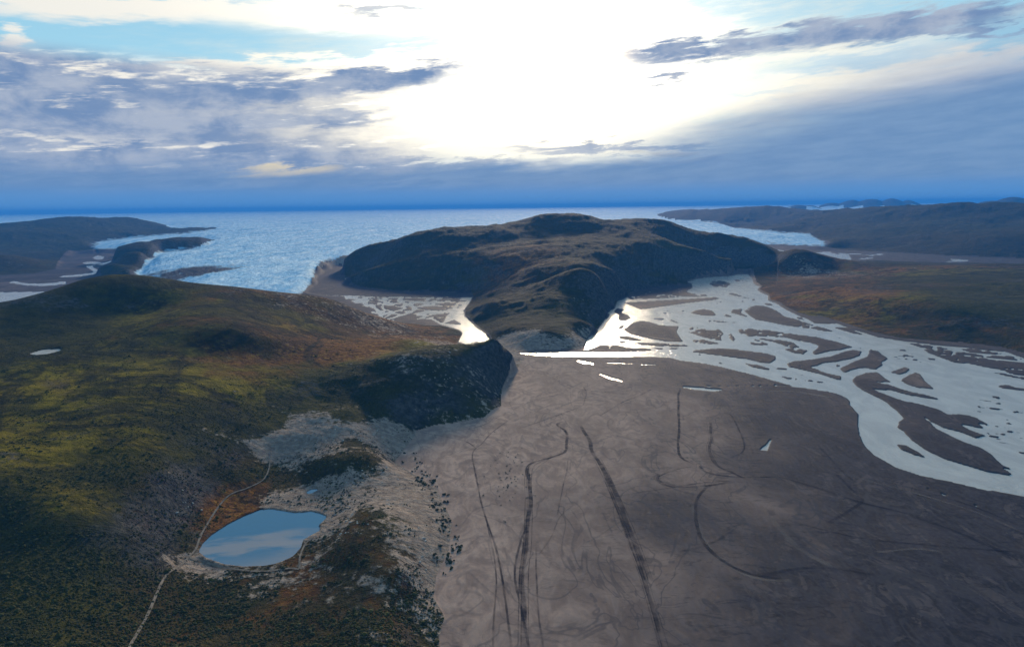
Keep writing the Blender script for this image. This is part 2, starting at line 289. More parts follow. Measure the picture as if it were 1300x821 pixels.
# far right
cpl([(814,271,11200),(840,268,11200),(870,264,11200),(886,265.6,11000),(920,270,11000),(944,265.6,10500),(960,264.4,10500),(970,266,10500),(986,263,10000),(1012,267,9500),(1040,268,8800),(1060,266,8400),(1090,264,7900),(1120,263,7500),(1170,262.4,7100),(1196,260,6900),(1230,260.4,6700),(1300,262,6600),(1400,263,6500),(1700,262,6500),
     (1152,300,5300),(1180,294,5500),(1204,292,5500),(1230,295,5300),(1260,302,4900),(1300,303,4850),(1168,274,6500),(1050,302,5700),(1075,310,5150),(1250,278,6200),(1250,287,5700),(1100,290,6000),(1130,285,6000),(1000,284,8200),(1050,285,6900),(960,280,8800),(1300,285,5700),(1500,300,5000)], 'D')
for px, D, z in ((1060,11000,150),(1170,9500,140),(1300,9000,150),(1500,9000,150),(960,11800,140),(870,12000,140)):
    cu.append(ua_(px)); cv.append(math.log(D)); cz.append(z)
# far left
cpl([(-200,290,7500),(0,285.6,8200),(20,283,8200),(50,280,8300),(68,277.6,8300),(86,276,8300),(100,277,8400),(130,278,8500),(172,279,8800),(210,280,9400),(232,280.6,9900),(0,300,6600),(50,300,6600),(100,296,7000),(150,291,7700),(190,291,8000),(230,290,8200),(0,325,4600),(30,322,4750),(0,345,3560),
     (150,325,4250),(175,313,4650),(188,307.3,4850),(205,303,5000),(225,301,5150),(245,301.5,5150),(262,302.8,5100),(140,334,3800),(200,312,4600),(165,340,3500)], 'D')
cu, cv, cz = map(np.array, (cu, cv, cz))
key = np.round(cu * 400) * 1e6 + np.round(cv * 150)
_, ix = np.unique(key, return_index=True); cu, cv, cz = cu[ix], cv[ix], cz[ix]
VS = 1.0
def phi(r2): return 0.5 * r2 * np.log(r2 + 1e-12)
def tps_fit(x, y, z, lam):
    n = len(x); K = phi((x[:, None] - x) ** 2 + (y[:, None] - y) ** 2) + lam * np.eye(n)
    P = np.stack([np.ones(n), x, y], 1)
    A = np.block([[K, P], [P.T, np.zeros((3, 3))]])
    return np.linalg.solve(A, np.concatenate([z, np.zeros(3)]))
def tps_eval(x, y, w, gx, gy):
    out = np.empty(gx.shape)
    for i in range(gx.shape[0]):
        r2 = (gx[i][:, None] - x) ** 2 + (gy[i][:, None] - y) ** 2
        out[i] = phi(r2) @ w[:-3] + w[-3] + w[-2] * gx[i] + w[-1] * gy[i]
    return out
wz = tps_fit(cu, cv * VS, cz, 2e-5)
cgu = np.linspace(U[0], U[-1], 420); cgv = np.linspace(math.log(DD[0]), math.log(DD[-1]), 440)
gu, gv = np.meshgrid(cgu, cgv)
coarse = tps_eval(cu, cv * VS, wz, gu, gv * VS)
def up(co):
    fu = (U - cgu[0]) / (cgu[1] - cgu[0]); fv = (np.log(DD) - cgv[0]) / (cgv[1] - cgv[0])
    iu = np.clip(fu.astype(int), 0, len(cgu) - 2); iv = np.clip(fv.astype(int), 0, len(cgv) - 2)
    a = (fu - iu)[None, :]; b = (fv - iv)[:, None]
    g = lambda r, c: co[np.ix_(r, c)]
    return (g(iv, iu) * (1 - a) + g(iv, iu + 1) * a) * (1 - b) + (g(iv + 1, iu) * (1 - a) + g(iv + 1, iu + 1) * a) * b
base = up(coarse)
print('land range', base.min(), base.max(), len(cu))
base = np.clip(base, 0.3, 330)
cap = np.where((G_u > ua_(935)) & (G_u < ua_(990)) & (G_D > 2650), np.interp(G_D, [2650, 3050, 3160, 3260, 3400], [1.5, 3, 10, 40, 400]), 999)
base = np.minimum(base, cap)
base = base * (1 - .85 * np.exp(-((G_u - ua_(74)) / .035) ** 2 - ((G_D - 4600) / 700) ** 2))
sandb = blur(sand, 4)
iceb = blur(ice, 3)
# relief
amp = sstep(0.0, 0.5, 1 - sandb) * sstep(0, 14, base)
n_big = fbm(X, Y, 700, 3, 0.5, seed=1)
n_mid = fbm(X, Y, 190, 4, 0.55, ridge=True, seed=2)
n_mid2 = fbm(X, Y, 85, 4, 0.6, seed=9)
n_fine = fbm(X, Y, 26, 4, 0.6, seed=4)
far = sstep(2300, 8000, G_D)
rough = np.clip(0.55 + 0.9 * fbm(X, Y, 320, 2, seed=12), 0.15, 1.3)
relief = n_big * (2 + 10 * far) + (n_mid - .15) * rough * (5.5 + 10 * far) + far * fbm(X, Y, 600, 6, .58, ridge=True, seed=50) * 22 + n_mid2 * rough * 3.4 + n_fine * 1.7 * (1 - far) * rough
mass = sstep(1500, 1900, G_D) * sstep(ua_(400), ua_(440), G_u) * (1 - sstep(ua_(950), ua_(980), G_u)) * (G_D < 4200)
relief = relief + mass * (fbm(X, Y, 230, 6, .62, ridge=True, seed=40) * 12 - 3)
relief = relief * (1 - .45 * np.exp(-((G_u - ua_(130)) / .12) ** 2 - ((G_D - 1620) / 260) ** 2))
relief = relief * (1 - .85 * np.exp(-((G_u - ua_(425)) / .05) ** 2 - ((G_D - 3150) / 450) ** 2)) * (1 - .9 * np.exp(-((G_u - ua_(950)) / .03) ** 2 - ((G_D - 3000) / 400) ** 2)) * (1 - .6 * ((G_u < ua_(330)) & (G_D > 2900) & (G_D < 6500)))
relief = relief * (1 - .92 * np.exp(-((G_u - ua_(30)) / .15) ** 2 - ((G_D - 980) / 190) ** 2))
relief = relief * (1 - .55 * np.exp(-((G_u - ua_(600)) / .09) ** 2 - ((G_D - 1180) / 160) ** 2))
damp = sstep(200, 1500, G_D) * 0.75 + 0.25
land = base + amp * relief * damp
land = np.maximum(land, 0.6 * sstep(0.02, 0.5, 1 - sandb) + 0.8)
# far mountains standing on the ice
def peak(px, py, D, wx, wd):
    u, t = ray(px, py); z = H - D * float(t)
    return (z - 120) * np.exp(-((G_u - u) * D / wx) ** 2 - ((G_D - D) / wd) ** 2)
fm = np.zeros_like(base)
for a in ((1082,254.6,20000,420,900),(1106,253.2,20000,520,1200),(1132,252.6,20000,420,1200),(1153,255,20000,330,900),(1056,258,20000,380,800),(1014,260.3,17000,330,700),(1028,261,17000,250,600),(1262,255,15000,420,900),(1285,250.4,15000,420,1000),(1310,251,15000,500,1000),(1340,254,15000,500,1000)):
    fm = np.maximum(fm, peak(*a))
fm = fm * (1 + 0.16 * fbm(X, Y, 900, 4, 0.55, ridge=True, seed=6))
zi = z_ice(G_u, G_D)
icen = fbm(X, Y, 900, 3, 0.5, seed=8) * np.clip((G_D - 2400) / 400, 0.3, 9) ** 0.7 * 1.3
crev = fbm(X, Y * .5, 60, 5, 0.72, ridge=True, seed=5)
edge = sstep(0.45, 1.0, blur(ice, 9))
icez = zi * (0.55 + 0.45 * edge) + icen * edge + crev * (5.5 + 4.0 * far) * (0.4 + 0.6 * edge)
mtn = (G_D > 12500) & (fm > zi - 120 + 12)
Z = land * (1 - iceb) + icez * iceb
Z = np.where(G_D > 12500, np.maximum(icez, fm + 120), Z)
icecls = (iceb > 0.5) & ~mtn
# sandur
sn = fbm(X, Y, 60, 4, 0.6, seed=20) * 0.22 + fbm(X, Y, 9, 3, 0.5, seed=21) * 0.06
def blur3(a):
    a = np.pad(a.astype(np.float32), 1, mode='edge'); a = (a[:-2] + 2 * a[1:-1] + a[2:]) / 4; return (a[:, :-2] + 2 * a[:, 1:-1] + a[:, 2:]) / 4
wb = blur3(water)
jag = fbm(X, Y, 14, 4, 0.7, seed=22) * 0.30
shore = sstep(0.22, 0.62, wb + jag * ((wb > 0.02) & (wb < 0.98)))
sandz = (1.0 + sn) * (1 - shore) - 0.7 * shore
k = sstep(0.5, 0.98, sandb)
Z = Z * (1 - k) + sandz * k
Z = np.where(sand & (k < 0.5) & water, np.minimum(Z, -0.5), Z)
# ponds
def dig(poly, z, rise):
    global Z
    m = poly_mask(poly, z); b = blur(m, 2); ring = blur(m, 9)
    f = sstep(0.0, 0.45, ring); Z = Z * (1 - f) + (z + rise * (1 - b)) * f
    Z = np.where(b > 0.5, z - 0.8, Z); Z = np.where((b <= 0.5) & (b > 0.02), np.maximum(Z, z + 0.25), Z)
    return m, b
pm, pb = dig(POND, POND_Z, 0.9); pm2, pb2 = dig(POND2, POND_Z, 0.9); tm, tb_ = dig(TARN, TARN_Z, 1.5); tm2, tb2 = dig(TARN2, TARN2_Z, 2.0)

def height(x, y):
    D = np.hypot(x, y); u = np.arctan2(x, y)
    fu = np.interp(u, U, np.arange(NC)); fv = np.interp(D, DD, np.arange(NR))
    iu = np.clip(fu.astype(int), 0, NC - 2); iv = np.clip(fv.astype(int), 0, NR - 2); a = fu - iu; b = fv - iv
    return (Z[iv, iu] * (1 - a) + Z[iv, iu + 1] * a) * (1 - b) + (Z[iv + 1, iu] * (1 - a) + Z[iv + 1, iu + 1] * a) * b
def hit(px, py):
    """point of the terrain that lies on a sight line"""
    u, t = ray(px, py); out = []
    for uu, tt in zip(np.atleast_1d(u), np.atleast_1d(t)):
        c = int(np.clip(np.searchsorted(U, uu), 0, NC - 1)); dif = Z[:, c] - (H - DD * tt)
        i = int(np.argmax(dif > 0)); D = DD[i]
        if i > 0: D = DD[i-1] + (DD[i] - DD[i-1]) * dif[i-1] / (dif[i-1] - dif[i])
        out.append((D * math.sin(uu), D * math.cos(uu)))
    return np.array(out)
# ------------------------------------------------------------------ tone maps (what the ground is made of), spread from sample spots
def spread(rows, terrain=True, soft=0.02):
    a = np.array(rows, float); p = hit(a[:, 0], a[:, 1])
    pu = np.arctan2(p[:, 0], p[:, 1]); pv = np.log(np.hypot(p[:, 0], p[:, 1]))
    acc = np.zeros(gu.shape); den = np.zeros(gu.shape)
    for i in range(len(a)):
        w = 1.0 / (((gu - pu[i]) ** 2 + (gv - pv[i]) ** 2 * 0.7) + soft ** 2) ** 2
        acc += w * a[i, 2]; den += w
    return up(acc / den)
#  dark / wet sand (1) against dry pale sand (0)
WET = spread([(570,600,0),(600,700,.05),(560,560,0),(640,560,.1),(650,500,.15),(700,480,.25),(700,600,.18),(680,700,.25),(760,560,.3),(740,650,.5),(780,720,.45),(820,600,.4),(850,520,.3),(880,560,.42),(820,460,.55),(900,470,.6),(950,500,.75),(870,650,.7),(960,650,.6),(930,700,.55),(1000,690,.8),(1000,540,.85),(1050,520,.8),(1050,600,1),(950,580,.8),(1100,620,1),(1150,680,.95),(1250,700,1),(1250,650,1),(1200,640,1),(1000,620,.95),(860,780,.6),(620,790,.2),(1200,800,1),(1200,730,1),(1000,740,.9),(1100,720,1),
              (830,420,.8),(900,425,.9),(860,385,.8),(820,370,1),(960,450,.9),(1000,400,.9),(1040,430,.9),(1150,480,.6),(1100,500,.9),(1200,560,.95),(1250,460,.9),(500,372,.9),(480,395,.9),(540,405,.8),(420,372,1),(1120,325,1),(1180,326,1),(1280,331,1),(1050,327,1),(30,360,.7),(60,352,.9),(960,355,.5)], soft=0.03)
#  rust-brown heath (1) ; pale bare sand and gravel on the hills ; scrub
RUST = spread([(0,500,.3),(100,450,.35),(200,450,.35),(300,450,.6),(400,440,.75),(480,425,.8),(560,420,.9),(250,400,.6),(100,380,.2),(350,400,.45),(450,380,.7),(300,640,1),(270,670,1),(240,690,1),(350,620,.95),(320,600,.6),(380,640,.9),(230,710,.7),(440,700,.9),(410,690,.9),(100,560,.15),(0,600,.2),(200,560,.2),(100,640,.4),(60,690,.2),(250,540,.25),(350,540,.25),(420,500,.2),(440,680,.8),(500,650,.3),(420,590,.7),(500,500,.1),(600,500,0),(560,470,.1),
               (600,400,.8),(640,400,.5),(700,340,1),(740,330,1),(780,310,1),(600,320,.8),(500,330,.5),(560,350,.5),(820,350,.5),(760,390,.5),(860,290,.8),(900,300,.9),(930,320,.6),(880,320,.4),(1000,370,.9),(1020,355,1),(980,350,.9),(1060,380,.6),(1120,400,.5),(1150,420,.7),(1250,435,.7),(1200,350,.35),(1100,345,.6),(1250,380,.3),(1150,324,1),(1200,280,.5),(1290,400,.3),(100,300,.3),(50,335,.6),(100,330,.6),(200,308,.9),(1120,265,.6),(1250,270,.7)], soft=0.03)
BARE = spread([(360,562,1),(390,556,.95),(420,548,.9),(460,545,.9),(500,545,1),(350,572,.9),(400,575,.8),(380,592,.6),(430,556,.9),(510,560,.9),(420,612,.9),(450,605,.7),(400,628,1),(390,640,1),(376,642,1),(430,630,.9),(415,645,.8),(470,612,.7),(500,600,.85),(530,630,.8),(560,690,.8),(540,720,.7),(552,660,.75),(424,660,.6),(440,560,.2),(470,590,.15),(430,590,.1),(400,595,.1),(460,660,.45),(480,700,.3),(440,700,.25),(505,700,.5),(370,610,.35),(340,600,.2),(300,590,0),(330,540,0),(300,650,.05),(240,715,.6),(280,725,.5),(360,724,.5),(200,728,.3),(210,680,.1),(380,700,.4),(385,718,.6),
               (100,800,0),(300,810,.1),(0,810,0),(420,800,.2),(150,745,0),(200,790,0),(500,800,.4),(260,760,.15),(60,740,0),(200,500,0),(100,600,0),(0,600,0),(100,500,0),(400,500,0),(450,530,.1),(500,520,.1),(550,520,.3),(600,500,.4),(560,475,.35),(640,470,.2),(645,438,.9),(670,428,.8),(655,440,1),(690,440,.7),(720,438,.6),(740,432,.7),(755,415,.3),(710,420,.2),(680,410,.05),(650,410,0),(620,420,0),(400,430,0),(440,400,.3),(460,405,.5),(430,393,.4),(200,400,.05),(600,350,0),(700,350,0),(800,330,0),(425,335,1),(415,355,1),(436,366,.7),(480,340,0),(500,320,0),(455,345,0),(520,360,0),(550,300,0),(480,362,0),(450,330,0),(600,300,0),(560,330,0),(640,340,0),(980,330,.3),(1000,335,.35),(940,335,.25),(900,335,0),(870,345,0),(850,350,0),(920,342,.05),(960,325,.1),(1050,330,.2),(1030,345,.5),(1100,380,0),(1250,380,0),(1250,290,0),(1100,300,0),(940,300,0),(50,300,0),(180,320,.1)], soft=0.02)
SCRUB = spread([(50,700,1),(120,680,.9),(0,680,.9),(100,640,.3),(180,620,.7),(230,590,.8),(180,560,.4),(60,560,.35),(0,560,.3),(280,570,.7),(320,580,.8),(100,480,.2),(200,480,.3),(300,480,.3),(350,560,.7),(400,520,.6),(450,500,.8),(520,500,.7),(580,490,.6),(560,460,.6),(620,460,.6),(420,590,1),(470,595,.9),(400,610,1),(500,660,.7),(540,680,.7),(450,720,.6),(300,640,.1),(480,440,.1),(420,430,.15),(540,430,.2),(0,430,.7),(100,370,.7),(60,390,.8),(200,400,.4),(300,400,.4),(150,440,.5),(60,440,.6),
                (640,410,.8),(700,400,.9),(740,400,.9),(800,350,.9),(860,330,.8),(650,330,.4),(500,350,.9),(560,350,.7),(560,310,.8),(1000,380,.2),(1100,390,.3),(1200,400,.6),(1280,380,.7),(1200,360,.6),(1100,350,.4),(1250,300,1),(1100,300,.9),(900,275,.8),(50,290,.9)], soft=0.03)
SHOREWET = np.clip(blur(water, 3) * 1.6, 0, 1)
PONDWET = np.clip(blur(pm | pm2, 4) * 1.5, 0, 1)
GU_ = G_u

# ------------------------------------------------------------------ materials
def mat(name):
    m = bpy.data.materials.new(name); m.use_nodes = True; nt = m.node_tree; nt.nodes.clear()
    return m, NT(nt)
class NT:
    def __init__(s, nt): s.t = nt
    def n(s, ty, **k):
        nd = s.t.nodes.new(ty)
        for a, b in k.items(): setattr(nd, a, b)
        return nd
    def link(s, a, b): s.t.links.new(a, b)
    def put(s, sock, v):
        if isinstance(v, bpy.types.NodeSocket): s.link(v, sock)
        elif v is not None:
            if isinstance(v, (tuple, list)) and len(v) == 3 and sock.type == 'RGBA': v = (*v, 1)
            sock.default_value = v
    def m(s, op, a, b=None, c=None, clamp=False):
        nd = s.n('ShaderNodeMath', operation=op, use_clamp=clamp); s.put(nd.inputs[0], a)
        if b is not None: s.put(nd.inputs[1], b)
        if c is not None: s.put(nd.inputs[2], c)
        return nd.outputs[0]
    def mix(s, f, a, b):
        nd = s.n('ShaderNodeMix', data_type='RGBA'); s.put(nd.inputs[0], f); s.put(nd.inputs[6], a); s.put(nd.inputs[7], b); return nd.outputs[2]
    def ramp(s, v, a, b):                       # smooth 0..1 between a and b
        nd = s.n('ShaderNodeMapRange', interpolation_type='SMOOTHSTEP'); s.put(nd.inputs[0], v); s.put(nd.inputs[1], a); s.put(nd.inputs[2], b)
        nd.inputs[3].default_value = 0; nd.inputs[4].default_value = 1; return nd.outputs[0]
    def noise(s, vec, scale, detail=4, rough=0.55, dist=0.0, kind='FBM'):
        nd = s.n('ShaderNodeTexNoise'); nd.noise_dimensions = '3D'; nd.noise_type = kind
        s.put(nd.inputs['Vector'], vec); s.put(nd.inputs['Scale'], scale); s.put(nd.inputs['Detail'], detail); s.put(nd.inputs['Roughness'], rough); s.put(nd.inputs['Distortion'], dist)
        return nd.outputs[0]
    def vscale(s, vec, v):
        nd = s.n('ShaderNodeVectorMath', operation='MULTIPLY'); s.put(nd.inputs[0], vec); nd.inputs[1].default_value = v; return nd.outputs[0]
    def attr(s, name):
        nd = s.n('ShaderNodeAttribute'); nd.attribute_name = name; return nd.outputs['Fac']
    def pos(s): return s.n('ShaderNodeNewGeometry').outputs['Position']
    def nz(s):
        g = s.n('ShaderNodeNewGeometry'); x = s.n('ShaderNodeSeparateXYZ'); s.link(g.outputs['True Normal'], x.inputs[0]); return x.outputs[2]
    def bump(s, h, strength, dist, nrm=None):
        nd = s.n('ShaderNodeBump')
        if nrm is not None: s.link(nrm, nd.inputs['Normal'])
        s.put(nd.inputs['Strength'], strength); s.put(nd.inputs['Distance'], dist); s.put(nd.inputs['Height'], h); return nd.outputs[0]
    def out(s, color, rough=0.9, normal=None, spec=0.2, ior=None, alpha=None):
        p = s.n('ShaderNodeBsdfPrincipled'); o = s.n('ShaderNodeOutputMaterial'); s.link(p.outputs[0], o.inputs[0])
        s.put(p.inputs['Base Color'], color); s.put(p.inputs['Roughness'], rough); p.inputs['Specular IOR Level'].default_value = spec
        if normal is not None: s.link(normal, p.inputs['Normal'])
        if ior: p.inputs['IOR'].default_value = ior
        if alpha is not None: s.put(p.inputs['Alpha'], alpha)
        return p

def tundra_material():
    m, s = mat('tundra'); P = s.pos()
    big = s.noise(P, 1/160, 5, 0.6, 0.4); mid = s.noise(P, 1/38, 5, 0.65, 0.3); fin = s.noise(P, 1/7.5, 5, 0.7); tiny = s.noise(P, 1/2.2, 4, 0.7)
    rust, bare, scrub, nz = s.attr('rust'), s.attr('bare'), s.attr('scrub'), s.nz()
    olive = s.mix(s.ramp(mid, .38, .62), (.048,.046,.008), (.23,.17,.014))
    rusty = s.mix(s.ramp(fin, .35, .65), (.075,.032,.012), (.25,.105,.024))
    c = s.mix(s.ramp(s.m('ADD', rust, s.m('MULTIPLY', s.m('SUBTRACT', big, .5), 1.4)), .38, .72), olive, rusty)
    rdg = s.m('ABSOLUTE', s.m('SUBTRACT', s.noise(s.vscale(P, (1, .8, 1)), 1/230, 6, .62, .7), .5))
    c = s.mix(s.m('MULTIPLY', s.ramp(rdg, .05, .0), .75), c, (.010,.014,.009))
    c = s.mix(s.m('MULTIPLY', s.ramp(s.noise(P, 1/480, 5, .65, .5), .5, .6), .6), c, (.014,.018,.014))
    # yellow dwarf birch in streaks
    c = s.mix(s.m('MULTIPLY', s.ramp(fin, .55, .7), s.ramp(big, .45, .6)), c, (.30,.20,.022))
    sc = s.ramp(s.m('ADD', s.m('MULTIPLY', scrub, .42), s.m('ADD', s.m('MULTIPLY', mid, .5), s.m('MULTIPLY', fin, .35))), .56, .70)
    c = s.mix(s.m('MULTIPLY', sc, .85), c, s.mix(s.ramp(tiny, .4, .6), (.014,.020,.011), (.034,.042,.018)))
    # rock where steep and on scattered knolls
    rk = s.m('MAXIMUM', s.ramp(s.m('ADD', nz, s.m('MULTIPLY', s.m('SUBTRACT', mid, .5), .25)), .93, .80), s.m('MULTIPLY', s.ramp(big, .58, .68), s.ramp(fin, .42, .56)))
    rock = s.mix(s.ramp(fin, .3, .7), (.022,.025,.032), (.110,.108,.110))
    c = s.mix(s.m('MULTIPLY', rk, .75), c, rock)
    sand = s.mix(s.ramp(fin, .35, .7), (.20,.155,.125), (.36,.29,.235))
    bb = s.ramp(s.m('ADD', bare, s.m('ADD', s.m('MULTIPLY', s.m('SUBTRACT', mid, .5), .9), s.m('MULTIPLY', s.m('SUBTRACT', fin, .5), 1.1))), .42, .62)
    c = s.mix(bb, c, sand)
    hh = s.m('ADD', s.m('MULTIPLY', mid, 2.2), s.m('ADD', s.m('MULTIPLY', fin, 1.0), s.m('MULTIPLY', tiny, .35)))
    s.out(c, .95, s.bump(hh, 0.9, 4.5, s.bump(s.noise(P, 1/90, 7, .68, .6), .8, 26.0)), 0.02)
    return m
def sand_material():
    m, s = mat('river sand'); P = s.pos(); wet, sw = s.attr('wet'), s.attr('shorewet')
    Ps = s.vscale(P, (1, .55, 1))
    big = s.noise(Ps, 1/110, 5, .6, .8); mid = s.noise(Ps, 1/26, 5, .62, 1.6); fin = s.noise(P, 1/3.5, 4, .65)
    w = s.ramp(s.m('ADD', wet, s.m('ADD', s.m('MULTIPLY', s.m('SUBTRACT', big, .5), 1.1), s.m('MULTIPLY', s.m('SUBTRACT', mid, .5), .55))), 0.0, 1.0)
    dry = s.mix(s.ramp(mid, .35, .68), (.215,.148,.120), (.39,.275,.215))
    c = s.mix(w, dry, s.mix(s.ramp(mid, .4, .62), (.019,.019,.026), (.044,.040,.048)))
    c = s.mix(s.m('MULTIPLY', s.ramp(s.noise(Ps, 1/55, 6, .7, 2.2), .56, .60), s.m('MULTIPLY', w, .42)), c, (.115,.092,.088))
    c = s.mix(s.m('MULTIPLY', s.ramp(s.noise(s.vscale(P, (.55, 1.5, 1)), 1/20, 6, .7, 1.8), .54, .62), s.m('MULTIPLY', w, .6)), c, (.010,.011,.016))
    c = s.mix(s.m('MULTIPLY', sw, .6), c, (.055,.050,.050))
    c = s.mix(s.m('MULTIPLY', s.ramp(fin, .45, .75), .25), c, (.13,.11,.10))
    ln = s.m('ABSOLUTE', s.m('SUBTRACT', s.noise(Ps, 1/70, 3, .55, 1.4), .5)); ln2 = s.m('ABSOLUTE', s.m('SUBTRACT', s.noise(s.vscale(P, (.7, 1.3, 1)), 1/34, 3, .6, 1.0), .48))
    c = s.mix(s.m('MULTIPLY', s.ramp(ln, .020, .004), s.m('ADD', .26, s.m('MULTIPLY', w, .5))), c, (.045,.042,.048))
    c = s.mix(s.m('MULTIPLY', s.ramp(ln2, .014, .003), s.m('MULTIPLY', s.ramp(big, .42, .55), .28)), c, (.05,.046,.05))
    rip = s.n('ShaderNodeTexWave'); rip.wave_type = 'BANDS'; s.put(rip.inputs['Vector'], P); rip.inputs['Scale'].default_value = .045; rip.inputs['Distortion'].default_value = 9; rip.inputs['Detail'].default_value = 3; rip.inputs['Detail Scale'].default_value = .6
    h = s.m('ADD', s.m('MULTIPLY', mid, 1.0), s.m('ADD', s.m('MULTIPLY', fin, .35), s.m('MULTIPLY', rip.outputs[1], .25)))
    s.out(c, s.m('SUBTRACT', .92, s.m('ADD', s.m('MULTIPLY', sw, .1), s.m('MULTIPLY', s.m('MULTIPLY', w, s.ramp(mid, .6, .4)), .1))), s.bump(h, .6, 1.1), .04)
    return m
def ice_material():
    m, s = mat('glacier ice'); P = s.pos(); Ps = s.vscale(P, (1, .45, 1)); dirt = s.attr('dirt')
    a = s.noise(Ps, 1/420, 6, .7, .5); b = s.noise(Ps, 1/70, 6, .72, .4); f = s.noise(Ps, 1/16, 4, .7)
    c = s.mix(s.ramp(b, .30, .70), (.26,.56,.78), (.74,.90,.97))
    c = s.mix(s.m('MULTIPLY', s.ramp(a, .5, .68), .55), c, (.16,.42,.66))
    c = s.mix(s.m('MULTIPLY', s.ramp(f, .48, .66), .45), c, (.07,.22,.38))
    fl = s.noise(s.vscale(P, (1, .10, 1)), 1/55, 5, .65, .8)
    c = s.mix(s.m('MULTIPLY', s.ramp(fl, .50, .66), .35), c, (.12,.40,.64))
    c = s.mix(s.m('MULTIPLY', s.ramp(fl, .44, .34), .4), c, (.90,.96,1.0))
    d = s.ramp(s.m('ADD', dirt, s.m('MULTIPLY', s.m('SUBTRACT', b, .5), 1.0)), .35, .62)
    c = s.mix(d, c, (.035,.04,.05))
    s.out(c, .9, s.bump(s.m('ADD', s.m('MULTIPLY', b, 1.6), s.m('MULTIPLY', f, 1.3)), .8, 9.0), .05)
    return m
def water_material(name, col, rough, bump_s, var=0.0):
    m, s = mat(name); P = s.pos()
    w = s.noise(s.vscale(P, (1, .6, 1)), 1/3.0, 4, .6, .6); b = s.noise(s.vscale(P, (1, .5, 1)), 1/45, 4, .6, 1.2)
    c = s.mix(s.ramp(b, .35, .65), tuple(x * (1 - var) for x in col), col)
    s.out(c, rough, s.bump(w, bump_s, .7) if bump_s else None, .5, 1.33)
    return m
def plain_material(name, c0, c1, scale, rough=.95, alpha=None):
    m, s = mat(name); P = s.pos(); n = s.noise(P, scale, 4, .65)
    s.out(s.mix(s.ramp(n, .35, .65), c0, c1), rough, None, .1)
    return m
M_tundra = tundra_material(); M_sand = sand_material(); M_ice = ice_material()
M_river = water_material('silty river water', (.50,.45,.385), .14, .9, .18)
M_pond = water_material('clear pond water', (.045,.105,.16), .012, 0.0)
for nd in M_pond.node_tree.nodes:
    if nd.type == 'BSDF_PRINCIPLED': nd.inputs['IOR'].default_value = 1.9
M_dirt = plain_material('dirt road', (.11,.092,.075), (.19,.16,.13), 1/5)
M_leaf = plain_material('scrub leaves', (.024,.029,.010), (.062,.060,.018), 1/9)
M_leaf2 = plain_material('willow leaves', (.020,.028,.014), (.050,.052,.022), 1/3)
M_rock = plain_material('pale rock', (.22,.21,.19), (.46,.43,.38), 1/2)

def track_material():
    m, s = mat('rutted sand'); uv = s.n('ShaderNodeUVMap'); uv.uv_map = 'uv'; x = s.n('ShaderNodeSeparateXYZ'); s.link(uv.outputs[0], x.inputs[0])
    P = s.pos(); nse = s.noise(P, 1/4.5, 5, .7)
    e = s.m('ABSOLUTE', s.m('SUBTRACT', x.outputs[0], .5))
    al = s.ramp(s.m('ADD', e, s.m('MULTIPLY', s.m('SUBTRACT', nse, .5), .35)), .50, .22)
    al = s.m('MULTIPLY', s.m('MULTIPLY', al, s.attr('wear')), s.m('ADD', .35, s.m('MULTIPLY', s.ramp(s.noise(P, 1/17, 4, .6), .38, .6), .65)))
    s.out((.024,.023,.030), .9, None, .03, alpha=s.m('MULTIPLY', al, 1.25, clamp=True))
    return m
M_track = track_material()
def pale_material():
    m, s = mat('dry silt'); uv = s.n('ShaderNodeUVMap'); uv.uv_map = 'uv'; x = s.n('ShaderNodeSeparateXYZ'); s.link(uv.outputs[0], x.inputs[0])
    nse = s.noise(s.pos(), 1/5, 5, .7); e = s.m('ABSOLUTE', s.m('SUBTRACT', x.outputs[0], .5))
    al = s.m('MULTIPLY', s.ramp(s.m('ADD', e, s.m('MULTIPLY', s.m('SUBTRACT', nse, .5), .5)), .50, .15), s.attr('wear'))
    s.out((.22,.18,.155), .95, None, .1, alpha=al); return m
M_silt = pale_material()

# ------------------------------------------------------------------ mesh builders
def link_mesh(name, V, Fq, m, attrs=None, smooth=True, **tags):
    me = bpy.data.meshes.new(name)
    nv, nf, k = len(V), len(Fq), Fq.shape[1]
    me.vertices.add(nv); me.vertices.foreach_set('co', np.ascontiguousarray(V, np.float32).ravel())
    me.loops.add(nf * k); me.loops.foreach_set('vertex_index', np.ascontiguousarray(Fq, np.int32).ravel())
    me.polygons.add(nf); me.polygons.foreach_set('loop_start', np.arange(0, nf * k, k, dtype=np.int32))
    me.polygons.foreach_set('use_smooth', np.full(nf, smooth, bool))
    me.update(calc_edges=True)
    for a, v in (attrs or {}).items():
        at = me.attributes.new(a, 'FLOAT', 'POINT'); at.data.foreach_set('value', np.ascontiguousarray(v, np.float32).ravel())
    me.materials.append(m)
    o = bpy.data.objects.new(name, me); C.objects.link(o)
    for a, v in tags.items(): o[a] = v
    return o
IDX = np.arange(NR * NC).reshape(NR, NC)
Q = np.stack([IDX[:-1, :-1], IDX[:-1, 1:], IDX[1:, 1:], IDX[1:, :-1]], -1).reshape(-1, 4)
def from_grid(name, facemask, zz, m, attrs, **tags):
    f = Q[facemask.ravel()]
    used = np.zeros(NR * NC, bool); used[f.ravel()] = True
    remap = np.cumsum(used) - 1; ids = np.where(used)[0]
    V = np.stack([X.ravel()[ids], Y.ravel()[ids], zz.ravel()[ids]], 1)
    return link_mesh(name, V, remap[f][:, ::1], m, {a: v.ravel()[ids] for a, v in attrs.items()}, **tags)
fc = lambda a: a[:-1, :-1]
cls = np.zeros((NR, NC), np.int8)                      # 0 = hills
cls[sand] = 1; cls[icecls] = 2; cls[sand] = 1
near_edge = ua_(660)
ucc, Dcc = G_u, G_D
hill = cls == 0
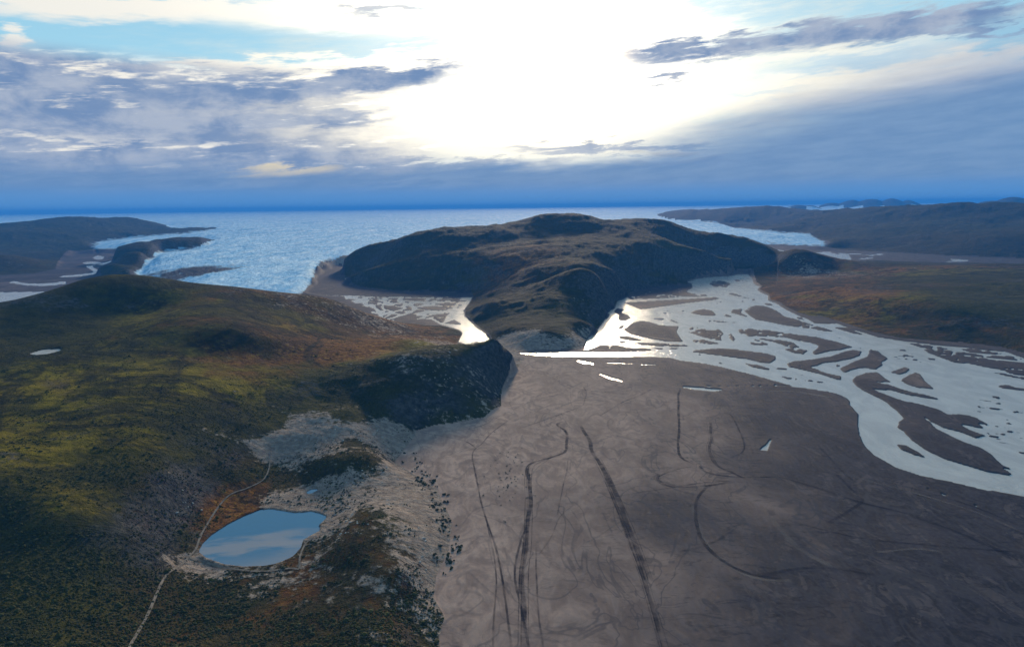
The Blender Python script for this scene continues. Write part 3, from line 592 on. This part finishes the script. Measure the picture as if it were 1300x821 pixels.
h_left = hill & (ucc < ua_(672)) & (Dcc < 2250) & ~((ucc > ua_(560)) & (Dcc > 1330)) & ~((ucc > ua_(610)) & (Dcc > 1290))
h_farleft = hill & ~h_left & (ucc < ua_(340)) & (Dcc < 12500)
h_mid = hill & ~h_left & ~h_farleft & (ucc < ua_(975)) & (Dcc < 5200)
h_right = hill & (ucc >= ua_(945)) & (Dcc < 3500) & ~h_mid
h_right |= hill & (ucc > ua_(945)) & (Dcc < 3500) & (ucc < ua_(975)) & (Dcc < 3300) & h_mid
h_mid &= ~h_right
h_mount = mtn
h_farright = hill & ~h_left & ~h_farleft & ~h_mid & ~h_right & ~h_mount
A_h = dict(rust=RUST, bare=BARE, scrub=SCRUB)
dirt = np.clip(1.15 - blur(ice, 7) * 1.15, 0, 1) * 0.9
dspots = spread([(225,350,.75),(240,345,.8),(200,350,.6),(260,330,.25),(300,350,0),(350,350,0),(300,300,0),(600,280,0),(1000,300,0),(150,310,.1),(390,350,.35),(215,335,.25),(500,290,0),(320,365,.15),(250,315,.2),(245,362,.7)], soft=.02)
dirt = np.maximum(dirt * (G_D < 9000), dspots - .1)
for nm, msk, lab in (('tundra_hill', h_left, 'broad olive and rust tundra hill with dark bluff beside the pond'),
                     ('distant_ridge', h_farleft, 'dark blue low ridges left of the glacier tongue'),
                     ('central_massif', h_mid, 'brown rocky massif between the two rivers'),
                     ('heath_hill', h_right, 'green and rust heath slope beyond the braided river'),
                     ('distant_hills', h_farright, 'dark blue hills behind the right glacier lobe'),
                     ('far_mountains', h_mount, 'blue mountains rising from the ice at the horizon')):
    if fc(msk).any(): from_grid(nm, fc(msk), Z, M_tundra, A_h, kind='structure', label=lab)
from_grid('sand_plain', fc(cls == 1), Z, M_sand, dict(wet=WET, shorewet=SHOREWET), kind='structure', label='grey brown river sand plain with tyre tracks')
from_grid('glacier', fc((cls == 2) & ~mtn), Z, M_ice, dict(dirt=dirt), kind='structure', label='pale blue crevassed ice sheet and glacier tongue')
wz_ = np.zeros_like(Z)
from_grid('river', fc((blur(water, 1) > 0.04) & (blur(sand, 1) > .2)), wz_, M_river, {}, kind='structure', label='silty braided meltwater river')
from_grid('pond', fc(blur(pm, 1) > 0.02), wz_ + POND_Z, M_pond, {}, kind='structure', label='heart shaped clear pond mirroring the clouds')
from_grid('pond', fc(blur(pm2, 1) > 0.02), wz_ + POND_Z, M_pond, {}, kind='structure', label='tiny pool behind the sand spit')
from_grid('tarn', fc(blur(tm, 1) > 0.02), wz_ + TARN_Z, M_river, {}, kind='structure', label='small pale tarn high on the tundra hill')
if tm2.any(): from_grid('tarn', fc(blur(tm2, 1) > 0.02), wz_ + TARN2_Z, M_river, {}, kind='structure', label='small tarn on the distant hills')
# base sheet out to the horizon on every side
ang = np.linspace(0, 2 * math.pi, 97)[:-1]; rad = [1, 300, 1500, 8000, 30000, 75000]
V = np.array([(r * math.cos(a), r * math.sin(a), -45.0) for r in rad for a in ang]); Fb = []
for i in range(len(rad) - 1):
    for j in range(96): Fb.append((i*96+j, (i+1)*96+j, (i+1)*96+(j+1) % 96, i*96+(j+1) % 96))
link_mesh('ground', V, np.array(Fb), M_tundra, dict(rust=np.full(len(V), .4), bare=np.zeros(len(V)), scrub=np.full(len(V), .5)), kind='structure', label='tundra ground')

# ------------------------------------------------------------------ ribbons draped over the ground
def smooth_line(p, n=8):
    p = np.array(p, float); out = []
    q = np.vstack([2 * p[0] - p[1], p, 2 * p[-1] - p[-2]])
    for i in range(1, len(q) - 2):
        for k in range(n):
            t = k / n; out.append(0.5 * (2*q[i] + (q[i+1]-q[i-1])*t + (2*q[i-1]-5*q[i]+4*q[i+1]-q[i+2])*t*t + (3*q[i]-q[i-1]-3*q[i+1]+q[i+2])*t**3))
    out.append(p[-1]); return np.array(out)
def ribbon(name, pts, w0, w1, m, lift=.06, wear=1.0, nacross=3, jit=.12, dens=2.0, group=None, label=None, kind='structure', off=0.0):
    a = np.array(pts, float); p = smooth_line(hit(a[:, 0], a[:, 1]))
    d = np.hypot(*np.diff(p, axis=0).T); s = np.concatenate([[0], np.cumsum(d)]); n = max(6, int(s[-1] / dens))
    ss = np.linspace(0, s[-1], n); p = np.stack([np.interp(ss, s, p[:, 0]), np.interp(ss, s, p[:, 1])], 1)
    tg = np.gradient(p, axis=0); tg /= np.linalg.norm(tg, axis=1)[:, None] + 1e-9; nr = np.stack([-tg[:, 1], tg[:, 0]], 1)
    p = p + nr * (off + (1.6 * vnoise(ss / 48, ss * 0 + len(pts) * 3.3) - .8)[:, None] * w0 * jit * 6)
    w = np.interp(ss, [0, s[-1]], [w0, w1]) * (1 + .35 * (vnoise(ss / 9, ss * 0 + 7.7) - .5))
    cols = np.linspace(-.5, .5, nacross); V = []; UVx = []
    for c in cols:
        q = p + nr * (w * c)[:, None]; V.append(np.column_stack([q, height(q[:, 0], q[:, 1]) + lift])); UVx.append(np.full(n, c + .5))
    V = np.array(V); Fq = []
    I = np.arange(nacross * n).reshape(nacross, n)
    Fq = np.stack([I[:-1, :-1], I[:-1, 1:], I[1:, 1:], I[1:, :-1]], -1).reshape(-1, 4)
    fade = np.minimum(1, np.minimum(ss, s[-1] - ss) / (0.06 * s[-1] + 2)) * wear * (0.65 + .7 * (vnoise(ss / 22, ss * 0 + 2.2) - .2))
    o = link_mesh(name, V.reshape(-1, 3), Fq, m, dict(wear=np.clip(np.tile(fade, nacross), 0, 1)), kind=kind)
    uv = o.data.uv_layers.new(name='uv'); vi = np.empty(len(o.data.loops), np.int32); o.data.loops.foreach_get('vertex_index', vi)
    ux = np.repeat(cols + .5, n)[vi]; uv.data.foreach_set('uv', np.stack([ux, ux * 0], 1).astype(np.float32).ravel())
    if label: o['label'] = label
    if group: o['group'] = group
    return o
TR = [  # tyre tracks and dry gullies on the sand: points, widths, strength
 ([(664,830),(665,731),(669,690),(671,640),(671,600),(677,588),(700,579),(718,572),(722,561),(716,548),(708,540),(712,536),(726,534)], 6, 5, .95),
 ([(822,735),(806,690),(792,655),(772,610),(757,580),(745,556),(738,540),(726,535)], 7, 6, .85),
 ([(845,830),(828,770),(815,725),(800,690),(782,640),(765,600)], 5, 4, .6),
 ([(650,830),(637,731),(625,680),(612,640),(603,600),(600,575),(612,562),(625,548),(650,530)], 2.4, 2.4, .55),
 ([(625,830),(630,731),(617,660)], 2, 1.5, .4), ([(672,830),(655,731),(660,690),(668,665)], 2.5, 2.5, .6), ([(690,830),(681,731),(680,690)], 2, 2, .4),
 ([(862,492),(861,510),(862,540),(861,565),(866,580),(885,590)], 4.5, 4, .85), ([(888,590),(900,600),(935,605),(990,606)], 4, 4, .6),
 ([(660,543),(700,530),(720,523),(740,515)], 3.4, 3, .5), ([(760,528),(790,511),(812,502),(830,492)], 3, 3, .5), ([(650,520),(680,508),(712,500)], 3, 3, .3),
 ([(780,630),(830,622),(900,612),(935,610)], 2.5, 3, .45), ([(833,600),(838,612),(860,618),(900,616),(925,612)], 5, 5, .7), ([(835,605),(845,600),(865,594),(880,592)], 3, 3, .5),
 ([(900,615),(886,632),(883,650),(886,672),(900,695),(925,715),(955,728),(1000,735)], 4, 5, .8),
 ([(900,535),(903,555),(900,570),(910,590),(930,600),(955,612)], 5, 5, .6), ([(900,530),(925,525),(938,545),(945,570),(925,583)], 3, 3, .5),
 ([(529,547),(560,553),(590,560),(605,570)], 2.2, 2.2, .5), ([(529,547),(570,547),(610,541),(635,528)], 2, 2, .4),
 ([(730,640),(712,655),(700,680),(682,705)], 2, 2, .3), ([(722,580),(715,615),(708,655)], 2, 2, .35), ([(600,650),(640,665),(665,690)], 2, 2, .25),
 ([(985,605),(1040,620),(1090,637),(1160,655),(1250,690),(1300,715)], 5, 7, .6), ([(1060,600),(1085,625),(1095,635),(1075,650),(1050,665)], 4, 5, .5),
 ([(1000,660),(1080,680),(1150,690),(1300,700)], 4, 4, .45), ([(1120,610),(1180,625),(1240,645),(1300,670)], 4, 4, .4), ([(1040,566),(1060,590),(1090,615)], 3, 3, .35),
 ([(985,520),(1050,528)], 3, 3, .3), ([(850,455),(930,478),(1000,495)], 3, 3, .3), ([(880,510),(930,516),(1000,520)], 2, 2, .3),
 ([(690,475),(730,492),(760,497),(800,500)], 2.5, 2.5, .4), ([(700,450),(735,470),(755,482)], 3, 3, .3), ([(740,515),(745,500),(740,490)], 2.5, 2.5, .4),
 ([(960,730),(1040,722),(1120,730)], 5, 5, .5), ([(860,700),(905,690),(935,672)], 4, 4, .4), ([(1140,560),(1180,575)], 3, 3, .2),
]
TR2 = []
for p, w0, w1, st in TR:
    TR2.append((p, w0, w1, st * (.75 if w0 >= 5 else 1), 0))
    if w0 >= 5:
        for f in (-.62, .25, .6): TR2.append((p[:max(3, len(p) * 2 // 3)], .9, .7, st * .6, f * w0))
for i, (p, w0, w1, st, of) in enumerate(TR2):
    ribbon('tyre_track', p, w0, w1, M_track, .05 + .002 * i, st, 3, off=of, jit=.10, label='dark rutted tyre track winding over the sand plain', group='tyre tracks and dry gullies on the sand')
SILT = [([(1060,598),(1110,612),(1170,628),(1240,650),(1300,676)], 2.5, 2, .5), ([(905,700),(930,718),(960,732),(1010,738)], 8, 8, .45), ([(880,640),(884,670),(905,700)], 5, 6, .35), ([(700,520),(760,500),(800,492)], 4, 4, .3),
        ([(960,497),(1010,498),(1060,505)], 12, 10, .5), ([(980,655),(1000,690),(1060,720)], 10, 9, .3), ([(1110,700),(1160,698),(1200,702)], 5, 4, .4), ([(740,690),(770,675),(800,655)], 3, 3, .3), ([(660,470),(690,455),(720,455)], 6, 3, .3), ([(890,590),(880,575),(895,560)], 7, 4, .3)]
for i, (p, w0, w1, st) in enumerate(SILT):
    ribbon('silt_streak', p, w0, w1, M_silt, .035 + .0013 * i, st, 5, label='pale dry silt streak on the dark sand', group='pale silt streaks on the sand')
ribbon('dirt_road', [(341,576),(342,591),(335,608),(315,619),(289,630),(271,653),(256,679),(249,697),(240,707),(232,716),(215,727),(205,740),(190,775),(165,820),(150,860)], 1.5, 1.8, M_dirt, .45, 1, 3, .05, 1.2, label='narrow pale dirt road curving past the pond')
ribbon('dirt_road', [(241,708),(256,712),(275,718),(293,722),(330,725),(366,721),(380,722)], 2.2, 2.2, M_dirt, .42, 1, 3, .05, 1.2, label='pale dirt track along the near shore of the pond')
ribbon('footpath', [(380,722),(381,705),(388,690),(398,682)], 1.6, 1.6, M_dirt, .4, 1, 3, .05, 1, label='short footpath beside the pond inlet')

# ------------------------------------------------------------------ scrub
ico_v = np.array(list(Vector(v).normalized() for v in [(0,0,1),(.894,0,.447),(.276,.851,.447),(-.724,.526,.447),(-.724,-.526,.447),(.276,-.851,.447),(.724,.526,-.447),(-.276,.851,-.447),(-.894,0,-.447),(-.276,-.851,-.447),(.724,-.526,-.447),(0,0,-1)]))
ico_f = np.array([(0,1,2),(0,2,3),(0,3,4),(0,4,5),(0,5,1),(1,6,2),(2,7,3),(3,8,4),(4,9,5),(5,10,1),(6,7,2),(7,8,3),(8,9,4),(9,10,5),(10,6,1),(11,7,6),(11,8,7),(11,9,8),(11,10,9),(11,6,10)])
def clumps(P, R, hgt):
    n = len(P); v = ico_v[None] * (1 + .35 * (rng.random((n, 12, 1)) - .5)); ca = rng.random(n) * 6.28
    c, s_ = np.cos(ca)[:, None], np.sin(ca)[:, None]; v = np.stack([v[..., 0] * c - v[..., 1] * s_, v[..., 0] * s_ + v[..., 1] * c, v[..., 2]], -1)
    v = v * np.stack([R, R * (.6 + .5 * rng.random(n)), hgt], -1)[:, None, :] + P[:, None, :]
    return v.reshape(-1, 3), (ico_f[None] + (np.arange(n) * 12)[:, None, None]).reshape(-1, 3)
def grid_at(A, x, y):
    D = np.hypot(x, y); u = np.arctan2(x, y); return A[np.clip(np.searchsorted(DD, D), 0, NR - 1), np.clip(np.searchsorted(U, u), 0, NC - 1)]
n = 160000
uu = rng.uniform(-.72, .02, n); tt = rng.uniform(.20, .66, n); D_ = (H - 30) / tt; xx = D_ * np.sin(uu); yy = D_ * np.cos(uu)
scr = grid_at(SCRUB, xx, yy); ba = grid_at(BARE, xx, yy); isl = grid_at(h_left.astype(np.float32), xx, yy); pw = grid_at(PONDWET, xx, yy)
dn = fbm(xx, yy, 55, 3, .6, seed=31) * .5 + fbm(xx, yy, 14, 2, .6, seed=32) * .35
keep = (isl > .5) & (pw < .02) & (scr * .55 + dn + rng.random(n) * .35 - ba * .35 > .42)
xx, yy = xx[keep][:17000], yy[keep][:17000]; n = len(xx); R = rng.uniform(.4, .95, n) * (1 + 1.1 * (rng.random(n) > .93)) * (.8 + .5 * rng.random(n))
V, Fq = clumps(np.column_stack([xx, yy, height(xx, yy) + .2]), R, R * rng.uniform(.45, .8, n))
link_mesh('scrub', V, Fq, M_leaf, smooth=False, kind='stuff', label='low dark arctic scrub covering the near hill')
print('scrub', n)

# single willow bushes scattered on the pale sand, boulders among the dunes
def bush_mesh(k):
    r = np.random.default_rng(k); m = 9
    P = np.column_stack([r.normal(0, .5, m), r.normal(0, .5, m), r.uniform(.15, .5, m)]); R = r.uniform(.35, .6, m)
    v, f = clumps(P, R, R * .8); return v, f
protos = []
for k in range(4):
    v, f = bush_mesh(k); o = link_mesh('willow_bush', v, f, M_leaf2, smooth=False); protos.append(o)
used = set()
def place(protos, kname, x, y, s, label, cat, group, sink=0.0):
    i = random.randrange(len(protos)); src = protos[i]
    o = src if i not in used else src.copy()
    if i in used: C.objects.link(o)
    used.add(i); o.location = (x, y, float(height(np.array([x]), np.array([y]))[0]) - sink)
    o.rotation_euler = (0, 0, random.random() * 6.28); o.scale = (s * random.uniform(.8, 1.3), s * random.uniform(.8, 1.2), s)
    o['label'] = label; o['category'] = cat; o['group'] = group
spots = []
for (x0, y0, x1, y1, k) in ((535,600,560,625,16),(545,625,572,665,26),(556,660,584,700,26),(548,700,574,731,16),(505,575,545,600,12),(528,590,540,612,8)):
    for _ in range(k): spots.append((random.uniform(x0, x1), random.uniform(y0, y1), random.uniform(.8, 2.0), 0))
for _ in range(60): spots.append((random.gauss(645, 16), random.gauss(606, 22), random.uniform(.5, .95), 1))
for a, b, s_, w in spots:
    x, y = hit(a, b)[0]
    place(protos, 'willow_bush', x, y, s_, 'low dark willow bush on pale sand below the rocky hill edge' if w == 0 else 'tiny dark tuft among ripples on the open sand plain', 'bush', 'willow bushes at the edge of the sand' if w == 0 else 'small tufts on the open sand')
def rock_proto(k):
    r = np.random.default_rng(90 + k); v = ico_v * (1 + .5 * (r.random((12, 1)) - .5)) * np.array([1, .8, .55]); return link_mesh('boulder', v, ico_f, M_rock, smooth=False)
protos2 = [rock_proto(k) for k in range(4)]; used = set()
for (cx_, cy_, sx, sy, k) in ((448,668,10,14,22),(532,700,8,14,14),(560,466,22,10,14),(486,640,12,6,10),(475,555,25,8,12),(470,600,14,8,8),(240,640,14,8,10)):
    for _ in range(k):
        x, y = hit(random.gauss(cx_, sx), random.gauss(cy_, sy))[0]
        place(protos2, 'boulder', x, y, random.uniform(.6, 1.8), 'pale boulder lying on the rough scrub slope of the near hill', 'boulder', 'pale boulders on the near hill', .1)

# ------------------------------------------------------------------ haze
def haze(density, color, anis):
    x0, x1, y0, y1, z0, z1 = -76000, 76000, -76000, 76000, -46.0, 430.0
    V = np.array([(x, y, z) for x in (x0, x1) for y in (y0, y1) for z in (z0, z1)]); Fq = np.array([(0,1,3,2),(4,6,7,5),(0,4,5,1),(2,3,7,6),(0,2,6,4),(1,5,7,3)])
    m, s = mat('thin blue air'); v = s.n('ShaderNodeVolumePrincipled'); o = s.n('ShaderNodeOutputMaterial'); s.link(v.outputs[0], o.inputs[1])
    v.inputs['Color'].default_value = (*color, 1); v.inputs['Density'].default_value = density; v.inputs['Anisotropy'].default_value = anis
    link_mesh('haze', V, Fq, m, smooth=False, kind='stuff', label='thin blue haze over the whole valley')
haze(5.0e-5, (.06,.35,1.0), 0.0)

# ------------------------------------------------------------------ sun and sky
su, st_ = ray(700, 58); SUN_AZ = float(su); SUN_EL = math.radians(12.5)
sd = bpy.data.lights.new('sun', 'SUN'); sd.energy = 4.8; sd.angle = math.radians(5.0); sd.color = (1, .80, .56)
so = bpy.data.objects.new('sun', sd); C.objects.link(so)
sdir = Vector((math.sin(SUN_AZ) * math.cos(SUN_EL), math.cos(SUN_AZ) * math.cos(SUN_EL), math.sin(SUN_EL)))
so.rotation_euler = sdir.to_track_quat('Z', 'Y').to_euler(); so.location = sdir * 5000

w = bpy.data.worlds.new('World'); scene.world = w; w.use_nodes = True; w.node_tree.nodes.clear(); s = NT(w.node_tree)
STR = 0.1
tc = s.n('ShaderNodeTexCoord'); dirv = tc.outputs['Generated']; sx = s.n('ShaderNodeSeparateXYZ'); s.link(dirv, sx.inputs[0]); dx, dy, dz = sx.outputs
AZ = s.m('MULTIPLY', s.m('ARCTAN2', dx, dy), 57.29578); EL = s.m('MULTIPLY', s.m('ARCSINE', dz), 57.29578)
def ae(px, py):
    u, t = ray(px, py); return math.degrees(float(u)), -math.degrees(math.atan(float(t)))
def vec(a, b, c=0.0):
    nd = s.n('ShaderNodeCombineXYZ'); s.put(nd.inputs[0], a); s.put(nd.inputs[1], b); s.put(nd.inputs[2], c); return nd.outputs[0]
mul, add, sub = (lambda a, b: s.m('MULTIPLY', a, b)), (lambda a, b: s.m('ADD', a, b)), (lambda a, b: s.m('SUBTRACT', a, b))
NV = vec(mul(AZ, .085), mul(add(EL, mul(AZ, -.07)), .50), 3.1)
n1 = s.noise(NV, 1.0, 4, .58, .3); n2 = s.noise(NV, 3.2, 5, .62, .2); n3 = s.noise(vec(mul(AZ, .25), mul(EL, .5), 9.0), 1.0, 5, .6, .2)
wa = add(AZ, mul(sub(n3, .5), 6.0)); we = add(EL, mul(sub(n2, .5), 3.0))
def streak(p0, p1, th, soft=.45, warp=1.0, edge=None):
    a0, e0 = p0[1:] if p0[0] == 'A' else ae(*p0); a1, e1 = p1[1:] if p1[0] == 'A' else ae(*p1); L = math.hypot(a1 - a0, e1 - e0) / 2; c, q = (a1 - a0) / (2 * L), (e1 - e0) / (2 * L); th = th * .0653
    X_ = wa if warp else AZ; Y_ = we if warp else EL
    x = sub(X_, (a0 + a1) / 2); y = sub(Y_, (e0 + e1) / 2)
    a = mul(add(mul(x, c), mul(y, q)), 1 / L); b = mul(add(mul(x, -q), mul(y, c)), 1 / th)
    r = s.m('SQRT', add(mul(a, a), mul(b, b))); r = add(r, mul(sub(n2, .5), 1.3))
    return s.ramp(r, 1 + soft, 1 - soft)
def K(r, g, b, k=1.0):   # radiance as seen, scaled for the background strength
    f = lambda c: ((c / 255 + .055) / 1.055) ** 2.4
    return (f(r) * k / STR, f(g) * k / STR, f(b) * k / STR)
sky = s.n('ShaderNodeTexSky'); sky.sky_type = 'NISHITA'; sky.sun_disc = False; sky.sun_elevation = SUN_EL; sky.sun_rotation = SUN_AZ; sky.air_density = 1; sky.dust_density = .4; sky.ozone_density = 2.0
blue = s.mix(s.ramp(EL, 8, 30), K(165, 222, 245), K(110, 180, 228))
c = s.mix(.8, sky.outputs[0], blue)
# angular distance from the sun
dt = s.n('ShaderNodeVectorMath', operation='DOT_PRODUCT'); s.link(dirv, dt.inputs[0]); dt.inputs[1].default_value = sdir
sa_ = mul(s.m('ARCCOSINE', s.m('MINIMUM', dt.outputs['Value'], .99999)), 57.29578)
near = s.m('POWER', 2.718, mul(mul(sa_, sa_), -1 / (17.0 ** 2)))
cream = s.mix(near, K(250, 246, 236, .97), K(255, 248, 228, 2.2))
greyc = s.mix(s.ramp(n3, .35, .65), K(118, 146, 186), K(172, 184, 204))
# overall broken cover high up and overhead
cov = s.ramp(add(mul(n1, .6), mul(n2, .4)), .47, .58)
c = s.mix(mul(cov, s.ramp(EL, 22, 40)), c, s.mix(s.ramp(n3, .4, .65), K(120, 118, 116), K(206, 198, 184)))
# white bands
for p0, p1, th, o_ in (((-80, 0), (330, 8), 14, .95), ((220, 8), (600, 22), 18, .95), ((-60, 104), (260, 100), 13, .95), ((180, 96), (640, 74), 15, 1), ((0, 52), (48, 52), 9, .9), ((560, 0), (760, 5), 60, 1), ((880, 120), (1320, 88), 24, .9), ((1000, 70), (1250, 60), 12, .6), ((1120, 100), (1360, 70), 16, .8), ((150, -40), (700, -60), 40, .9), ((-100, -50), (120, -60), 26, .8)):
    c = s.mix(mul(streak(p0, p1, th), o_), c, cream)
c = s.mix(mul(s.ramp(AZ, 0, -8), mul(s.ramp(EL, 22, 24), s.ramp(EL, 32, 30))), c, K(120, 186, 232))
for p0, p1, th, o_ in ((('A', -22, 25.4), ('A', -14, 25.8), 6, .8), (('A', -36, 27.9), ('A', -12, 28.3), 20, .95), (('A', -20, 26.4), ('A', -12, 26.7), 6, .7), (('A', -34, 27.2), ('A', -8, 29.2), 26, .9), (('A', -30, 25.0), ('A', -16, 25.2), 7, .8), (('A', -40, 24.0), ('A', -30, 25.5), 10, .8)):
    c = s.mix(mul(streak(p0, p1, th, .6), o_), c, K(238, 236, 232))
# broken grey and cream layer in the left half
lft = s.m('MULTIPLY', s.ramp(AZ, 0, -10), s.m('MULTIPLY', s.ramp(EL, .5, 3), s.ramp(add(EL, mul(AZ, .03)), 10.6, 9.0)))
lay = s.mix(s.ramp(add(mul(n1, .45), mul(n2, .55)), .50, .61), greyc, cream)
c = s.mix(lft, c, lay)
# blinding cloud gap round the sun
c = s.mix(mul(streak((430, 130), (1110, 105), 82, .95), .92), c, K(255, 246, 224, 1.0))
c = s.mix(streak((540, 125), (900, 90), 55, .9), c, K(255, 250, 238, 1.4))
c = s.mix(mul(streak((600, 50), (820, 10), 80, .95), .75), c, K(255, 253, 248, 1.05))
for p0, p1, th, o_ in (((470, 62), (620, 40), 5, .55), ((900, 62), (1060, 40), 6, .6), ((960, 95), (1200, 60), 9, .55), ((430, 30), (560, 26), 7, .5), ((880, 125), (1010, 112), 5, .4)):
    c = s.mix(mul(streak(p0, p1, th, .8), o_), c, K(150, 205, 238))
c = s.mix(streak((500, 165), (820, 165), 34, .8), c, K(255, 247, 226, 1.3))
def addc(a, f, col):
    nd = s.n('ShaderNodeMix', data_type='RGBA', blend_type='ADD'); s.put(nd.inputs[0], 1.0); s.put(nd.inputs[6], a)
    v = s.n('ShaderNodeVectorMath', operation='SCALE'); v.inputs[0].default_value = col; s.put(v.inputs[3], f); s.link(v.outputs[0], nd.inputs[7]); return nd.outputs[2]
top0 = add(3.4, mul(s.ramp(AZ, 2, 38), 6.6))
gl = s.m('MULTIPLY', s.ramp(EL, 2.5, 8), s.ramp(sub(EL, top0), -2, 3))
c = addc(c, mul(s.m('POWER', 2.718, mul(mul(sa_, sa_), -1 / 140.0)), gl), K(255, 238, 205, .8))
# dark cloud bars
for p0, p1, th, o_ in (((165, 122), (400, 112), 17, 1), ((330, 116), (590, 88), 13, 1), ((210, 155), (480, 150), 9, .8), ((0, 150), (300, 165), 16, .9), ((100, 195), (470, 196), 10, .8), ((-50, 210), (250, 225), 14, .8), ((770, 74), (1000, 52), 10, 1), ((930, 58), (1340, 0), 13, 1), ((1080, 45), (1340, 32), 5, .9), ((815, 101), (875, 98), 3, .9), ((440, 18), (560, 6), 4, .7), ((660, 190), (900, 188), 6, .8), ((470, 212), (700, 208), 8, .7)):
    c = s.mix(mul(streak(p0, p1, th, .5), o_), c, greyc)
c = s.mix(streak((300, 225), (420, 216), 9, .5), c, K(240, 225, 190))
c = s.mix(mul(streak((800, 205), (930, 205), 6, .5), .7), c, K(225, 220, 205))
# slate-blue bank above the ice, rising to the right
top = add(add(3.4, mul(s.ramp(AZ, 2, 38), 6.6)), mul(sub(n1, .5), 3.5))
soft = add(1.0, mul(s.ramp(AZ, 5, 25), 2.0))
bank = s.ramp(sub(EL, top), soft, s.m('MULTIPLY', soft, -1.0))
bcol = s.mix(s.ramp(EL, .2, 2.4), K(88, 142, 202), s.mix(s.ramp(n2, .2, .8), K(102, 140, 186), K(122, 154, 194)))
c = s.mix(mul(bank, .96), c, bcol)
c = s.mix(s.ramp(EL, 1.9, 0.3), c, K(98, 152, 208))
c = s.mix(s.ramp(EL, -0.5, -4), c, K(40, 52, 70))
c = addc(c, s.m('POWER', 2.718, mul(mul(sa_, sa_), -1 / 8.0)), K(255, 224, 170, 34))
bg = s.n('ShaderNodeBackground'); s.put(bg.inputs[0], c); bg.inputs[1].default_value = STR; wo = s.n('ShaderNodeOutputWorld'); s.link(bg.outputs[0], wo.inputs[0])

# ------------------------------------------------------------------ render settings
vs = scene.view_settings; vs.view_transform = 'Standard'; vs.look = 'None'; vs.exposure = 0; vs.gamma = 1; vs.use_curve_mapping = False
scene.render.engine = 'CYCLES'; cy = scene.cycles; cy.use_denoising = True; cy.max_bounces = 3; cy.use_adaptive_sampling = True; cy.adaptive_threshold = .015; w.cycles.sampling_method = 'MANUAL'; w.cycles.sample_map_resolution = 512; cy.volume_bounces = 0; cy.transparent_max_bounces = 24; cy.sample_clamp_indirect = 4
